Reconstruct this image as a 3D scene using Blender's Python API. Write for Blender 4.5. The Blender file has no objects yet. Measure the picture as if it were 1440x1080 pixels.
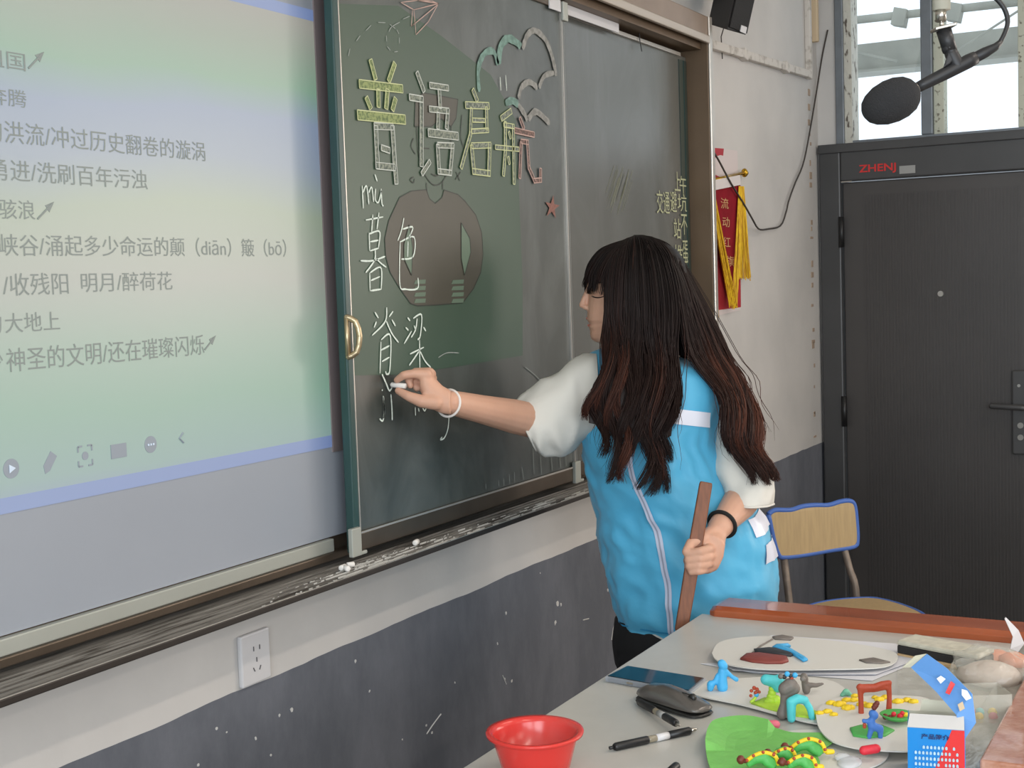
import bpy, bmesh, math, random
import numpy as np
from mathutils import Vector, Matrix, geometry, noise
random.seed(7)
C = bpy.context.scene.collection
S = bpy.context.scene
PI = math.pi

# ---------------------------------------------------------------- camera
FPX = 1920.0                      # focal length in pixels of a 1440 wide frame
YAW, PITCH, ROLL = 0.49734574, 0.07306758, 0.03407116
CAMZ = 1.48
_f = np.array([math.cos(YAW) * math.cos(PITCH), math.sin(YAW) * math.cos(PITCH), -math.sin(PITCH)])
_r = np.array([math.sin(YAW), -math.cos(YAW), 0.0])
_d = np.cross(_f, _r)
CR = math.cos(ROLL) * _r + math.sin(ROLL) * _d
CD = -math.sin(ROLL) * _r + math.cos(ROLL) * _d
CF = _f
cam_d = bpy.data.cameras.new('camera')
cam = bpy.data.objects.new('camera', cam_d)
C.objects.link(cam)
cam_d.sensor_width = 36.0
cam_d.lens = FPX / 1440.0 * 36.0
cam_d.clip_start = 0.05
cam_d.clip_end = 200
cam.matrix_world = Matrix(((CR[0], -CD[0], -CF[0], 0), (CR[1], -CD[1], -CF[1], 0), (CR[2], -CD[2], -CF[2], CAMZ), (0, 0, 0, 1)))
S.camera = cam

# ---------------------------------------------------------------- light
S.view_settings.view_transform = 'Standard'
S.view_settings.look = 'None'
S.view_settings.gamma = 1
S.view_settings.use_curve_mapping = False
S.view_settings.exposure = 0.0
w = bpy.data.worlds.new('sky')
S.world = w
w.use_nodes = True
wn = w.node_tree
wn.nodes['Background'].inputs['Color'].default_value = (0.80, 0.91, 1.0, 1)
wn.nodes['Background'].inputs['Strength'].default_value = 1.45

def area(name, loc, rot, sx, sy, power, col):
    l = bpy.data.lights.new(name, 'AREA')
    l.shape = 'RECTANGLE'; l.size = sx; l.size_y = sy; l.energy = power; l.color = col
    o = bpy.data.objects.new(name, l); C.objects.link(o)
    o.location = loc; o.rotation_euler = rot
    return o
# daylight through the window openings of the far-left wall (x = -1.8) and of the corridor wall (x = 5.4)
for i, yy in enumerate((-4.2, -2.2, -0.2)):
    area('window_daylight', (-1.74, yy, 1.75), (0, -PI / 2, 0), 1.5, 1.5, 62, (0.86, 0.94, 1.0))
for i, yy in enumerate((-3.8, -1.8)):
    area('corridor_daylight', (5.36, yy, 1.8), (0, PI / 2, 0), 1.2, 1.5, 50, (1.0, 0.87, 0.75))
# added warm fill from the ceiling, no lit lamps known there
for xx, yy in ((0.4, -3.2), (3.0, -3.2), (0.4, -0.9), (3.0, -0.9)):
    area('ceiling_fill_light', (xx, yy, 3.14), (0, 0, 0), 1.2, 0.12, 20, (1.0, 0.88, 0.77))

# ---------------------------------------------------------------- helpers
def A(*p): return np.array(p, float)
def ray(x, y): return CR * ((x - 720) / FPX) + CD * ((y - 540) / FPX) + CF
def at(x, y, dep): return A(0, 0, CAMZ) + ray(x, y) * dep
def on(x, y, ax, val):
    r = ray(x, y); o = A(0, 0, CAMZ)
    return o + r * ((val - o[ax]) / r[ax])
def depth_of(p): return float(np.dot(np.array(p) - A(0, 0, CAMZ), CF))
RH = A(math.sin(YAW), -math.cos(YAW), 0)       # horizontal, to the right of the view
DH = A(math.cos(YAW), math.sin(YAW), 0)        # horizontal, away
UP = A(0, 0, 1)

def lin(c):
    return tuple((v / 255 / 12.92) if v / 255 <= 0.04045 else ((v / 255 + 0.055) / 1.055) ** 2.4 for v in c)

def mat(name, col, rough=0.6, metal=0.0, var=0.0, vscale=8.0, bump=0.0, bscale=60.0, col2=None, emis=None, estr=0.0, spec=0.5, stretch=(1, 1, 1), alpha=1.0, sss=0.0, trans=0.0, coat=0.0, sheen=0.0, contrast=(0.35, 0.65), coord='Object'):
    m = bpy.data.materials.new(name); m.use_nodes = True
    nt = m.node_tree; b = nt.nodes['Principled BSDF']; L = nt.links
    c = lin(col)
    b.inputs['Base Color'].default_value = (*c, 1)
    b.inputs['Roughness'].default_value = rough
    b.inputs['Metallic'].default_value = metal
    b.inputs['Specular IOR Level'].default_value = spec
    b.inputs['Alpha'].default_value = alpha
    b.inputs['Subsurface Weight'].default_value = sss
    b.inputs['Subsurface Radius'].default_value = (0.012, 0.005, 0.003)
    b.inputs['Transmission Weight'].default_value = trans
    b.inputs['Coat Weight'].default_value = coat
    b.inputs['Sheen Weight'].default_value = sheen
    if emis: b.inputs['Emission Color'].default_value = (*lin(emis), 1); b.inputs['Emission Strength'].default_value = estr
    if var or bump:
        tc = nt.nodes.new('ShaderNodeTexCoord'); mp = nt.nodes.new('ShaderNodeMapping')
        mp.inputs['Scale'].default_value = stretch
        L.new(tc.outputs[coord], mp.inputs[0])
    if var:
        n = nt.nodes.new('ShaderNodeTexNoise'); n.inputs['Scale'].default_value = vscale; n.inputs['Detail'].default_value = 6
        L.new(mp.outputs[0], n.inputs['Vector'])
        r = nt.nodes.new('ShaderNodeValToRGB')
        r.color_ramp.elements[0].position = contrast[0]; r.color_ramp.elements[1].position = contrast[1]
        c2 = lin(col2) if col2 else tuple(v * (1 - var) for v in c)
        r.color_ramp.elements[0].color = (*c2, 1); r.color_ramp.elements[1].color = (*c, 1)
        L.new(n.outputs['Fac'], r.inputs[0]); L.new(r.outputs[0], b.inputs['Base Color'])
    if bump:
        n2 = nt.nodes.new('ShaderNodeTexNoise'); n2.inputs['Scale'].default_value = bscale; n2.inputs['Detail'].default_value = 4
        bp = nt.nodes.new('ShaderNodeBump'); bp.inputs['Strength'].default_value = bump; bp.inputs['Distance'].default_value = 0.01
        L.new(mp.outputs[0], n2.inputs['Vector']); L.new(n2.outputs['Fac'], bp.inputs['Height']); L.new(bp.outputs[0], b.inputs['Normal'])
    return m

class MB:
    def __init__(s): s.v = []; s.f = []
    def add(s, v, f):
        k = len(s.v); s.v += [tuple(float(q) for q in p) for p in v]; s.f += [tuple(i + k for i in q) for q in f]; return s
    def box(s, x0, x1, y0, y1, z0, z1):
        v = [(x, y, z) for x in (x0, x1) for y in (y0, y1) for z in (z0, z1)]
        return s.add(v, [(0, 1, 3, 2), (4, 6, 7, 5), (0, 4, 5, 1), (2, 3, 7, 6), (0, 2, 6, 4), (1, 5, 7, 3)])
    def obox(s, c, ax, ay, az):
        c, ax, ay, az = map(np.array, (c, ax, ay, az))
        v = [c + i * ax + j * ay + k * az for i in (-1, 1) for j in (-1, 1) for k in (-1, 1)]
        return s.add(v, [(0, 1, 3, 2), (4, 6, 7, 5), (0, 4, 5, 1), (2, 3, 7, 6), (0, 2, 6, 4), (1, 5, 7, 3)])
    def loft(s, rings, cap=True, closed=True):
        n = len(rings[0]); v = [p for r in rings for p in r]; f = []
        for i in range(len(rings) - 1):
            for j in range(n if closed else n - 1):
                k = (j + 1) % n
                f.append((i * n + j, i * n + k, (i + 1) * n + k, (i + 1) * n + j))
        if cap and closed:
            f.append(tuple(range(n - 1, -1, -1))); f.append(tuple((len(rings) - 1) * n + j for j in range(n)))
        return s.add(v, f)
    def tube(s, pts, rad, n=8, cap=True, flat=1.0, nrm=None):
        pts = [np.array(p, float) for p in pts]
        if not hasattr(rad, '__len__'): rad = [rad] * len(pts)
        rings = []; prev = None
        for i, p in enumerate(pts):
            t = pts[min(i + 1, len(pts) - 1)] - pts[max(i - 1, 0)]
            t = t / (np.linalg.norm(t) + 1e-12)
            if prev is None:
                a = np.array(nrm, float) if nrm is not None else (A(0, 0, 1) if abs(t[2]) < 0.9 else A(1, 0, 0))
            else: a = prev
            a = a - t * np.dot(a, t); a /= (np.linalg.norm(a) + 1e-12); prev = a
            b = np.cross(t, a)
            rings.append([p + rad[i] * (math.cos(2 * PI * j / n) * a * flat + math.sin(2 * PI * j / n) * b) for j in range(n)])
        return s.loft(rings, cap)
    def capsule(s, p, q, r1, r2=None, n=12, flat=1.0, nrm=None):
        p = np.array(p, float); q = np.array(q, float); r2 = r1 if r2 is None else r2
        d = q - p; L = np.linalg.norm(d); t = d / L if L > 1e-9 else A(0, 0, 1)
        P = []; R = []
        for k in range(5):
            a = PI / 2 * k / 5
            P.append(p - t * r1 * math.cos(a)); R.append(max(r1 * math.sin(a), r1 * 0.02))
        P += [p, q]; R += [r1, r2]
        for k in range(1, 6):
            a = PI / 2 * k / 5
            P.append(q + t * r2 * math.sin(a)); R.append(max(r2 * math.cos(a), r2 * 0.02))
        return s.tube(P, R, n, True, flat, nrm)
    def ball(s, c, rx, ry=None, rz=None, n=12, axes=None):
        ry = rx if ry is None else ry; rz = rx if rz is None else rz
        ax = axes or (A(1, 0, 0), A(0, 1, 0), A(0, 0, 1)); c = np.array(c, float); rings = []
        for i in range(n // 2 + 1):
            a = max(0.02, min(PI - 0.02, PI * i / (n // 2)))
            rings.append([c + ax[0] * rx * math.sin(a) * math.cos(2 * PI * j / n) + ax[1] * ry * math.sin(a) * math.sin(2 * PI * j / n) - ax[2] * rz * math.cos(a) for j in range(n)])
        return s.loft(rings)
    def chain(s, pts, rads, n=12):
        for i in range(len(pts) - 1): s.capsule(pts[i], pts[i + 1], rads[i], rads[i + 1], n)
        return s
    def poly(s, pts, off):     # planar outline extruded by vector off (front face + rim)
        pts = [np.array(p, float) for p in pts]; n = len(pts); off = np.array(off, float)
        tris = geometry.tessellate_polygon([[Vector(p) for p in pts]])
        v = pts + [p + off for p in pts]
        f = [tuple(t) for t in tris] + [tuple(n + i for i in reversed(t)) for t in tris]
        f += [(i, i + n, (i + 1) % n + n, (i + 1) % n) for i in range(n)]
        return s.add(v, f)

def put(o, parent=None, label=None, cat=None, group=None, kind=None):
    C.objects.link(o)
    if parent is not None: o.parent = parent
    if label: o['label'] = label
    if cat: o['category'] = cat
    if group: o['group'] = group
    if kind: o['kind'] = kind
    return o
def worg(o):
    p = A(0, 0, 0)
    while o is not None: p = p + np.array(o.location); o = o.parent
    return p
def thing(name, loc, label=None, cat=None, group=None, kind=None):
    o = bpy.data.objects.new(name, None); o.empty_display_size = 0.05; o.location = [float(q) for q in loc]
    return put(o, None, label, cat, group, kind)
def mk(name, mb, m, parent=None, label=None, cat=None, group=None, kind=None, smooth=False, bevel=0.0, vox=0.0, sm=0, sub=0, loc=None):
    v = np.array(mb.v, float)
    if parent is None:
        org = (v.min(0) + v.max(0)) / 2; org[2] = v[:, 2].min()
        if loc is not None: org = np.array(loc)
    else: org = worg(parent)
    me = bpy.data.meshes.new(name)
    me.from_pydata([tuple(p) for p in (v - org)], [], mb.f)
    me.validate()
    bm = bmesh.new(); bm.from_mesh(me); bmesh.ops.recalc_face_normals(bm, faces=bm.faces[:]); bm.to_mesh(me); bm.free()
    if m is not None: me.materials.append(m)
    if smooth: me.shade_smooth()
    o = bpy.data.objects.new(name, me)
    if parent is None: o.location = org
    put(o, parent, label, cat, group, kind)
    if bevel:
        b = o.modifiers.new('bevel', 'BEVEL'); b.width = bevel; b.segments = 2; b.limit_method = 'ANGLE'
    if vox:
        r = o.modifiers.new('fuse', 'REMESH'); r.mode = 'VOXEL'; r.voxel_size = vox; r.use_smooth_shade = True
        k = o.modifiers.new('soft', 'SMOOTH'); k.iterations = sm or 3; k.factor = 0.5
    if sub:
        u = o.modifiers.new('sub', 'SUBSURF'); u.levels = sub; u.render_levels = sub
    return o
def dup(root, loc, label=None, rotz=0.0):
    r = root.copy(); C.objects.link(r); r.location = [float(q) for q in loc]; r.rotation_euler = (0, 0, rotz)
    if label: r['label'] = label
    for ch in list(root.children):
        c = ch.copy(); C.objects.link(c); c.parent = r
        for g in list(ch.children):
            e = g.copy(); C.objects.link(e); e.parent = c
    return r
def cr(pts, n):                  # smooth curve through points
    P = np.array(pts, float); out = []
    m = len(P) - 1
    for k in range(n):
        u = k / (n - 1) * m; i = min(int(u), m - 1); t = u - i
        p0, p1, p2, p3 = P[max(i - 1, 0)], P[i], P[i + 1], P[min(i + 2, m)]
        out.append(0.5 * ((2 * p1) + (-p0 + p2) * t + (2 * p0 - 5 * p1 + 4 * p2 - p3) * t * t + (-p0 + 3 * p1 - 3 * p2 + p3) * t ** 3))
    return out
def text_mesh(s, size=1.0, bold=0.0, extrude=0.0):
    cu = bpy.data.curves.new('t', 'FONT'); cu.body = s; cu.size = size; cu.offset = bold; cu.extrude = extrude; cu.resolution_u = 3
    o = bpy.data.objects.new('t', cu); C.objects.link(o)
    me = bpy.data.meshes.new_from_object(o)
    v = [tuple(p.co) for p in me.vertices]; f = [tuple(p.vertices) for p in me.polygons]
    bpy.data.objects.remove(o); bpy.data.meshes.remove(me); bpy.data.curves.remove(cu)
    return np.array(v), f
def text_on(name, s, o0, ex, ey, m, parent, width=None, height=None, bold=0.0, **kw):
    """text laid on a plane: lower left corner o0, unit directions ex, ey, fitted to width x height"""
    v, f = text_mesh(s, 1.0, bold)
    if len(v) == 0: return None
    lo, hi = v.min(0), v.max(0); sx = width / (hi[0] - lo[0]); sy = (height / (hi[1] - lo[1])) if height else sx
    P = [np.array(o0) + np.array(ex) * (p[0] - lo[0]) * sx + np.array(ey) * (p[1] - lo[1]) * sy for p in v]
    return mk(name, MB().add(P, f), m, parent, **kw)

# ---------------------------------------------------------------- setting
YW = 1.52         # board wall
XW = 5.423        # door wall
m_wall = mat('painted_plaster', (214, 203, 193), 0.85, var=0.10, vscale=3.0, bump=0.15, bscale=25)
m_ceil = mat('ceiling_paint', (225, 222, 215), 0.9, var=0.04)
m_floor = mat('terrazzo_floor', (128, 124, 118), 0.5, var=0.25, vscale=90)

def dado_wall():
    """white plaster above, scuffed dark grey paint below a slightly wavering line"""
    m = bpy.data.materials.new('two_tone_wall_paint'); m.use_nodes = True
    nt = m.node_tree; b = nt.nodes['Principled BSDF']; L = nt.links; N = nt.nodes.new
    b.inputs['Roughness'].default_value = 0.8
    geo = N('ShaderNodeTexCoord'); sep = N('ShaderNodeSeparateXYZ'); L.new(geo.outputs['Object'], sep.inputs[0])
    wob = N('ShaderNodeTexNoise'); wob.inputs['Scale'].default_value = 6; L.new(geo.outputs['Object'], wob.inputs['Vector'])
    ma = N('ShaderNodeMath'); ma.operation = 'MULTIPLY_ADD'; ma.inputs[1].default_value = 0.012
    L.new(wob.outputs['Fac'], ma.inputs[0]); L.new(sep.outputs['Z'], ma.inputs[2])
    lt = N('ShaderNodeMath'); lt.operation = 'LESS_THAN'; lt.inputs[1].default_value = 0.808
    L.new(ma.outputs[0], lt.inputs[0])
    # plaster with smudges
    n1 = N('ShaderNodeTexNoise'); n1.inputs['Scale'].default_value = 2.6; n1.inputs['Detail'].default_value = 8; L.new(geo.outputs['Object'], n1.inputs['Vector'])
    r1 = N('ShaderNodeValToRGB'); r1.color_ramp.elements[0].position = 0.30; r1.color_ramp.elements[1].position = 0.62
    r1.color_ramp.elements[0].color = (*lin((190, 187, 184)), 1); r1.color_ramp.elements[1].color = (*lin((205, 201, 197)), 1)
    L.new(n1.outputs['Fac'], r1.inputs[0])
    # dark paint: vertical smears and white scratches
    mp = N('ShaderNodeMapping'); mp.inputs['Scale'].default_value = (3.4, 3.4, 1.5); L.new(geo.outputs['Object'], mp.inputs[0])
    n2 = N('ShaderNodeTexNoise'); n2.inputs['Scale'].default_value = 1.5; n2.inputs['Detail'].default_value = 9; n2.inputs['Roughness'].default_value = 0.7; L.new(mp.outputs[0], n2.inputs['Vector'])
    r2 = N('ShaderNodeValToRGB'); r2.color_ramp.elements[0].position = 0.42; r2.color_ramp.elements[1].position = 0.95
    r2.color_ramp.elements[0].color = (*lin((92, 95, 103)), 1); r2.color_ramp.elements[1].color = (*lin((128, 130, 138)), 1)
    L.new(n2.outputs['Fac'], r2.inputs[0])
    mp3 = N('ShaderNodeMapping'); mp3.inputs['Scale'].default_value = (28, 28, 9); mp3.inputs['Rotation'].default_value = (0, 0.35, 0); L.new(geo.outputs['Object'], mp3.inputs[0])
    n3 = N('ShaderNodeTexNoise'); n3.inputs['Scale'].default_value = 1.3; n3.inputs['Detail'].default_value = 3; L.new(mp3.outputs[0], n3.inputs['Vector'])
    r3 = N('ShaderNodeValToRGB'); r3.color_ramp.elements[0].position = 0.80; r3.color_ramp.elements[1].position = 0.84
    L.new(n3.outputs['Fac'], r3.inputs[0])
    mx = N('ShaderNodeMix'); mx.data_type = 'RGBA'; L.new(r3.outputs[0], mx.inputs[0]); L.new(r2.outputs[0], mx.inputs[6]); mx.inputs[7].default_value = (*lin((190, 190, 190)), 1)
    m2 = N('ShaderNodeMix'); m2.data_type = 'RGBA'; L.new(lt.outputs[0], m2.inputs[0]); L.new(r1.outputs[0], m2.inputs[6]); L.new(mx.outputs[2], m2.inputs[7])
    L.new(m2.outputs[2], b.inputs['Base Color'])
    bp = N('ShaderNodeBump'); bp.inputs['Strength'].default_value = 0.12; bp.inputs['Distance'].default_value = 0.01
    n4 = N('ShaderNodeTexNoise'); n4.inputs['Scale'].default_value = 22; n4.inputs['Detail'].default_value = 5; L.new(geo.outputs['Object'], n4.inputs['Vector'])
    L.new(n4.outputs['Fac'], bp.inputs['Height']); L.new(bp.outputs[0], b.inputs['Normal'])
    return m
m_dado = dado_wall()
O0 = (0, 0, 0)
mk('floor', MB().box(-2, XW + 0.3, -6, YW + 0.2, -0.1, 0), m_floor, kind='structure', loc=O0)
mk('ceiling', MB().box(-2, XW + 0.3, -6, YW + 0.2, 3.2, 3.3), m_ceil, kind='structure', loc=O0)
mk('wall_front', MB().box(-2, XW, YW, YW + 0.2, 0, 3.2), m_dado, kind='structure', loc=O0)
mk('wall_back', MB().box(-2, XW + .2, -6.2, -6, 0, 3.2), m_dado, kind='structure', loc=O0)
wl = MB().box(-2, -1.8, -6, YW + .2, 0, 0.95).box(-2, -1.8, -6, YW + .2, 2.55, 3.2)
for a, b in ((-6, -5.0), (-3.4, -3.0), (-1.4, -1.0), (0.6, YW + .2)): wl.box(-2, -1.8, a, b, 0.95, 2.55)
mk('wall_left', wl, m_dado, kind='structure', loc=O0)
# door wall: opening for the door (y .6 .. 1.51) with the transom window over it
DY0, DY1, DZ = 0.60, 1.51, 1.985
WY0, WZ1 = -0.05, 2.95
wr = MB().box(XW, XW + .2, DY1, YW + .2, 0, DZ).box(XW, XW + .2, 1.445, YW + .2, DZ, 3.2).box(XW, XW + .2, WY0, 1.445, WZ1, 3.2)
wr.box(XW, XW + .2, -1.2, DY0, 0, DZ + .0).box(XW, XW + .2, -1.2, WY0, DZ, 3.2)
wr.box(XW, XW + .2, -6, -1.2, 0, 1.05).box(XW, XW + .2, -6, -1.2, 2.6, 3.2)
for a, b in ((-6, -4.6), (-3.0, -2.6)): wr.box(XW, XW + .2, a, b, 1.05, 2.6)
mk('wall_right', wr, m_dado, kind='structure', loc=O0)

# window panes of the openings out of view
m_glass = bpy.data.materials.new('window_glass'); m_glass.use_nodes = True
nt = m_glass.node_tree; nt.nodes.clear()
o_ = nt.nodes.new('ShaderNodeOutputMaterial'); mxs = nt.nodes.new('ShaderNodeMixShader'); tr = nt.nodes.new('ShaderNodeBsdfTransparent'); gl = nt.nodes.new('ShaderNodeBsdfGlossy')
gl.inputs['Roughness'].default_value = 0.03; mxs.inputs[0].default_value = 0.06
nt.links.new(tr.outputs[0], mxs.inputs[1]); nt.links.new(gl.outputs[0], mxs.inputs[2]); nt.links.new(mxs.outputs[0], o_.inputs[0])

# ---- transom window over the door
m_oldpaint = mat('flaking_cream_paint', (196, 194, 184), 0.8, var=0.5, vscale=55, col2=(96, 88, 80), stretch=(1, 1, 0.45), contrast=(0.36, 0.44), bump=0.4, bscale=90)
m_alu = mat('dull_grey_aluminium', (122, 128, 134), 0.45, 0.6, var=0.15, vscale=14)
m_palefr = mat('pale_window_frame', (190, 192, 176), 0.7, var=0.3, vscale=60, col2=(120, 116, 102), contrast=(0.34, 0.42))
win = thing('window_1', (XW, 0.7, DZ), kind='structure')
mk('window_frame', MB().box(XW - .012, XW + .14, 1.412, 1.445, DZ, WZ1), m_alu, win, bevel=.003)
mk('window_frame', MB().box(XW + .0, XW + .10, 1.382, 1.412, DZ, WZ1), m_oldpaint, win, label='flaking cream window jamb')
mk('window_frame', MB().box(XW + .0, XW + .10, WY0, 1.382, DZ, DZ + .012), m_alu, win)
mk('window_frame', MB().box(XW + .0, XW + .10, WY0, 1.445, WZ1 - .04, WZ1), m_palefr, win)
mk('mullion', MB().box(XW + .0, XW + .05, 1.075, 1.118, DZ + .012, WZ1 - .04), m_alu, win, bevel=.004)
mk('mullion', MB().box(XW + .02, XW + .09, 1.036, 1.075, DZ + .012, WZ1 - .04), m_palefr, win, label='pale flaking mullion', bevel=.003)
mk('mullion', MB().box(XW + .0, XW + .08, .70, .765, DZ + .012, WZ1 - .04), m_palefr, win, bevel=.003)
mk('mullion', MB().box(XW + .0, XW + .08, .36, .40, DZ + .012, WZ1 - .04), m_palefr, win, bevel=.003)
for a, b in ((1.118, 1.382), (.765, 1.036), (.40, .70), (WY0, .36)):
    mk('pane', MB().box(XW + .055, XW + .06, a, b, DZ + .012, WZ1 - .04), m_glass, win)
# steel canopy beams outside
m_steel = mat('weathered_pale_steel', (150, 152, 142), 0.7, var=0.25, vscale=5)
be = thing('outside_canopy', (7.6, 1.0, 2.6), 'pale steel canopy beams outside behind the transom window', 'canopy')
XB = 7.6
pz = on(1300, 72, 0, XB)[2]
mk('beam', MB().box(XB, XB + .1, -4, 4, pz - .075, pz + .075).box(XB - .05, XB + .15, -4, 4, pz - .085, pz - .072), m_steel, be)
p1, p2 = on(1215, 27, 0, XB), on(1440, 2, 0, XB)
dv = (p2 - p1)
mk('pipe', MB().tube([p1 - dv * 2, p1 + dv * 3], .022, 10), m_steel, be, smooth=True)
q = on(1266, 25, 0, XB); mk('pipe_clamp', MB().obox(q, (.04, 0, 0), (0, .035, .01), (0, -.01, .045)), m_steel, be, bevel=.004)
q = on(1343, 18, 0, XB); mk('pipe_clamp', MB().obox(q, (.04, 0, 0), (0, .035, .01), (0, -.01, .045)), m_steel, be, bevel=.004)
mk('brace', MB().tube([on(1197, 72, 0, XB - .1), on(1262, 86, 0, XB - .1)], .006, 6), m_steel, be)
mk('brace', MB().tube([on(1345, 72, 0, XB - .1), on(1440, 10, 0, XB - .1)], .006, 6), m_steel, be)
mk('post', MB().box(XB, XB + .1, -3, -2.9, 0, pz - .075), m_steel, be); mk('post', MB().box(XB, XB + .1, 3.2, 3.3, 0, pz - .075), m_steel, be)

# ---- the steel door
m_door = mat('charcoal_door_paint', (72, 69, 68), 0.42, 0.15, var=0.12, vscale=3)
m_door2 = mat('charcoal_door_frame_paint', (70, 70, 71), 0.40, 0.15, var=0.15, vscale=4)
m_blk = mat('black_plastic', (22, 22, 24), 0.4)
m_chrome = mat('worn_chrome', (185, 180, 172), 0.3, 1.0)
m_red = mat('red_lettering', (200, 40, 38), 0.5)
m_label = mat('grey_label', (150, 150, 148), 0.5)
dr = thing('door_1', (XW, 1.05, 0), kind='structure')
fr = MB().box(XW - .035, XW + .1, DY1 - .085, DY1, 0, DZ).box(XW - .035, XW + .1, DY0, DY0 + .06, 0, DZ).box(XW - .035, XW + .1, DY0 + .06, DY1 - .085, 1.838, DZ)
fo = mk('door_frame', fr, m_door2, dr, bevel=.006)
mk('door_frame_lip', MB().box(XW - .045, XW - .034, DY0, DY1, DZ - .035, DZ), m_door2, fo, bevel=.003)
lf = MB().box(XW - .012, XW + .03, DY0 + .062, DY1 - .088, 0.012, 1.834)
leaf = mk('door_leaf', lf, m_door, dr, bevel=.004)
y = DY0 + .16
k = 0
while y < DY1 - .17:              # vertical ribs pressed into the leaf
    mk('rib', MB().box(XW - .0145, XW - .011, y, y + .006, .06, 1.78), m_door, leaf) if k % 1 == 0 else None
    y += .0125; k += 1
for z in (1.64, .93, .38): mk('hinge', MB().tube([(XW - .04, DY1 - .088, z - .06), (XW - .04, DY1 - .088, z + .06)], .011, 10), m_blk, dr, smooth=True)
mk('shim', MB().box(XW - .037, XW - .03, DY1 - .13, DY1 - .088, 1.834, 1.838), m_chrome, dr)
pl_ = mk('lock_plate', MB().box(XW - .03, XW - .012, .70, .791, .774, 1.093), m_door2, leaf, bevel=.006)
mk('door_handle', MB().chain([(XW - .03, .735, .955), (XW - .075, .735, .955), (XW - .08, .75, .957), (XW - .078, .855, .962)], [.012, .011, .011, .011]), m_chrome if False else m_door2, leaf, smooth=True)
mk('keyhole', MB().tube([(XW - .031, .765, 1.035), (XW - .027, .765, 1.035)], .006, 10), m_chrome, leaf)
mk('keyhole', MB().tube([(XW - .036, .760, .885), (XW - .027, .760, .885)], .011, 12), m_chrome, leaf)
mk('keyhole', MB().tube([(XW - .036, .760, .84), (XW - .027, .760, .84)], .011, 12), m_chrome, leaf)
pp = on(1323, 413, 0, XW - .014); mk('peephole', MB().tube([pp, pp - A(.008, 0, 0)], .011, 12), m_chrome, leaf)
q = on(1208, 245, 0, XW - .036); q2 = on(1260, 233, 0, XW - .036)
text_on('door_lettering', 'ZHENJ', (XW - .037, q[1], q[2] - .003), (0, -1, 0), (0, 0, 1), m_red, fo, width=q[1] - q2[1], height=.038, bold=.02)
q = on(1276, 238, 0, XW - .036); mk('door_label', MB().box(XW - .038, XW - .034, q[1] - .03, q[1] + .03, q[2] - .016, q[2] + .014), m_label, fo)

# ---- wall socket, conduits, cables
m_wht = mat('off_white_plastic', (205, 203, 204), 0.45)
m_con = mat('white_conduit_dusty', (205, 198, 190), 0.6, var=0.25, vscale=30, col2=(150, 140, 128), contrast=(.3, .5))
so = thing('wall_socket', (1.83, YW, .79), 'white square wall socket below the chalk tray', 'socket')
a, b = on(337, 893, 1, YW - .008), on(381, 955, 1, YW - .008)
mk('faceplate', MB().box(a[0], b[0], YW - .010, YW, .806, .896), m_wht, so, bevel=.003)
cx = (a[0] + b[0]) / 2
m_slot = mat('socket_slot_dark', (96, 94, 96), 0.7)
for dx, dz, t in ((-.007, .868, 0), (.009, .868, 0), (0, .848, 0), (-.008, .832, .5), (.008, .832, -.5)):
    mk('slot', MB().obox((cx + dx, YW - .0102, dz), (.0007 * math.cos(t), 0, .0007 * math.sin(t)), (0, .0012, 0), (-.004 * math.sin(t), 0, .004 * math.cos(t))), m_slot, so)
YC = YW - .012
c1 = thing('wall_conduit', (4.2, YW, 2.2), 'white horizontal conduit running from board frame to corner', 'conduit')
a, b = on(997, 62, 1, YC), on(1138, 105, 1, YC)
mk('duct', MB().obox((a + b) / 2, (b - a) / 2, (0, .011, 0), (0.002, 0, .014)), m_con, c1, bevel=.003)
for t in (.3, .72): 
    q = a + (b - a) * t; mk('joint_sleeve', MB().obox(q, (.018, 0, -.003), (0, .013, 0), (0, 0, .018)), m_con, c1, bevel=.003)
c2 = thing('corner_conduit', (5.27, YW, 2.25), 'thin vertical conduit rising to the ceiling beside the corner', 'conduit')
q = on(1138, 100, 1, YC)
mk('duct', MB().box(q[0] - .014, q[0] + .014, YW - .022, YW, q[2] - .03, 3.2), m_con, c2, bevel=.003)
m_yel = mat('yellowed_duct', (205, 182, 150), 0.6)
mk('duct', MB().box(q[0] + .06, q[0] + .085, YW - .03, YW, q[2] + .12, 3.2), m_yel, c2, bevel=.004, label='yellowed duct')
# cable looping across the wall
m_cab = mat('dark_cable', (62, 55, 50), 0.6)
YB = YW - .035
pts = [(996, 150), (996, 175), (1000, 205), (1012, 228), (1028, 258), (1045, 285), (1058, 308), (1067, 322), (1080, 322), (1098, 317), (1106, 296), (1109, 283), (1118, 258), (1129, 232), (1137, 195), (1148, 130), (1156, 80), (1164, 42)]
P = [on(x, yy, 1, YB if i < 8 else YW - .012) for i, (x, yy) in enumerate(pts)]
P = [p if p[0] < XW - .01 else on(pts[i][0], pts[i][1], 0, XW - .01) for i, p in enumerate(P)]
mk('wall_cable', MB().tube(cr(P, 60), .0031, 6), m_cab, None, 'dark cable hanging in a loop across the wall beside the pennant', 'cable', smooth=True)
# peeled marks up the corner
m_chip = mat('chipped_paint', (168, 148, 130), 0.9)
ch = MB()
for i in range(26):
    z = .85 + i * .062 + random.uniform(-.05, .05)
    ch.box(XW - .13 + random.uniform(-.012, .012), XW - .13 + random.uniform(.015, .03), YW - .0025, YW, z, z + random.uniform(.006, .028))
mk('paint_chip', ch, m_chip, None, kind='stuff', label='row of chipped paint marks beside the room corner', cat='paint chips')
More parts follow.
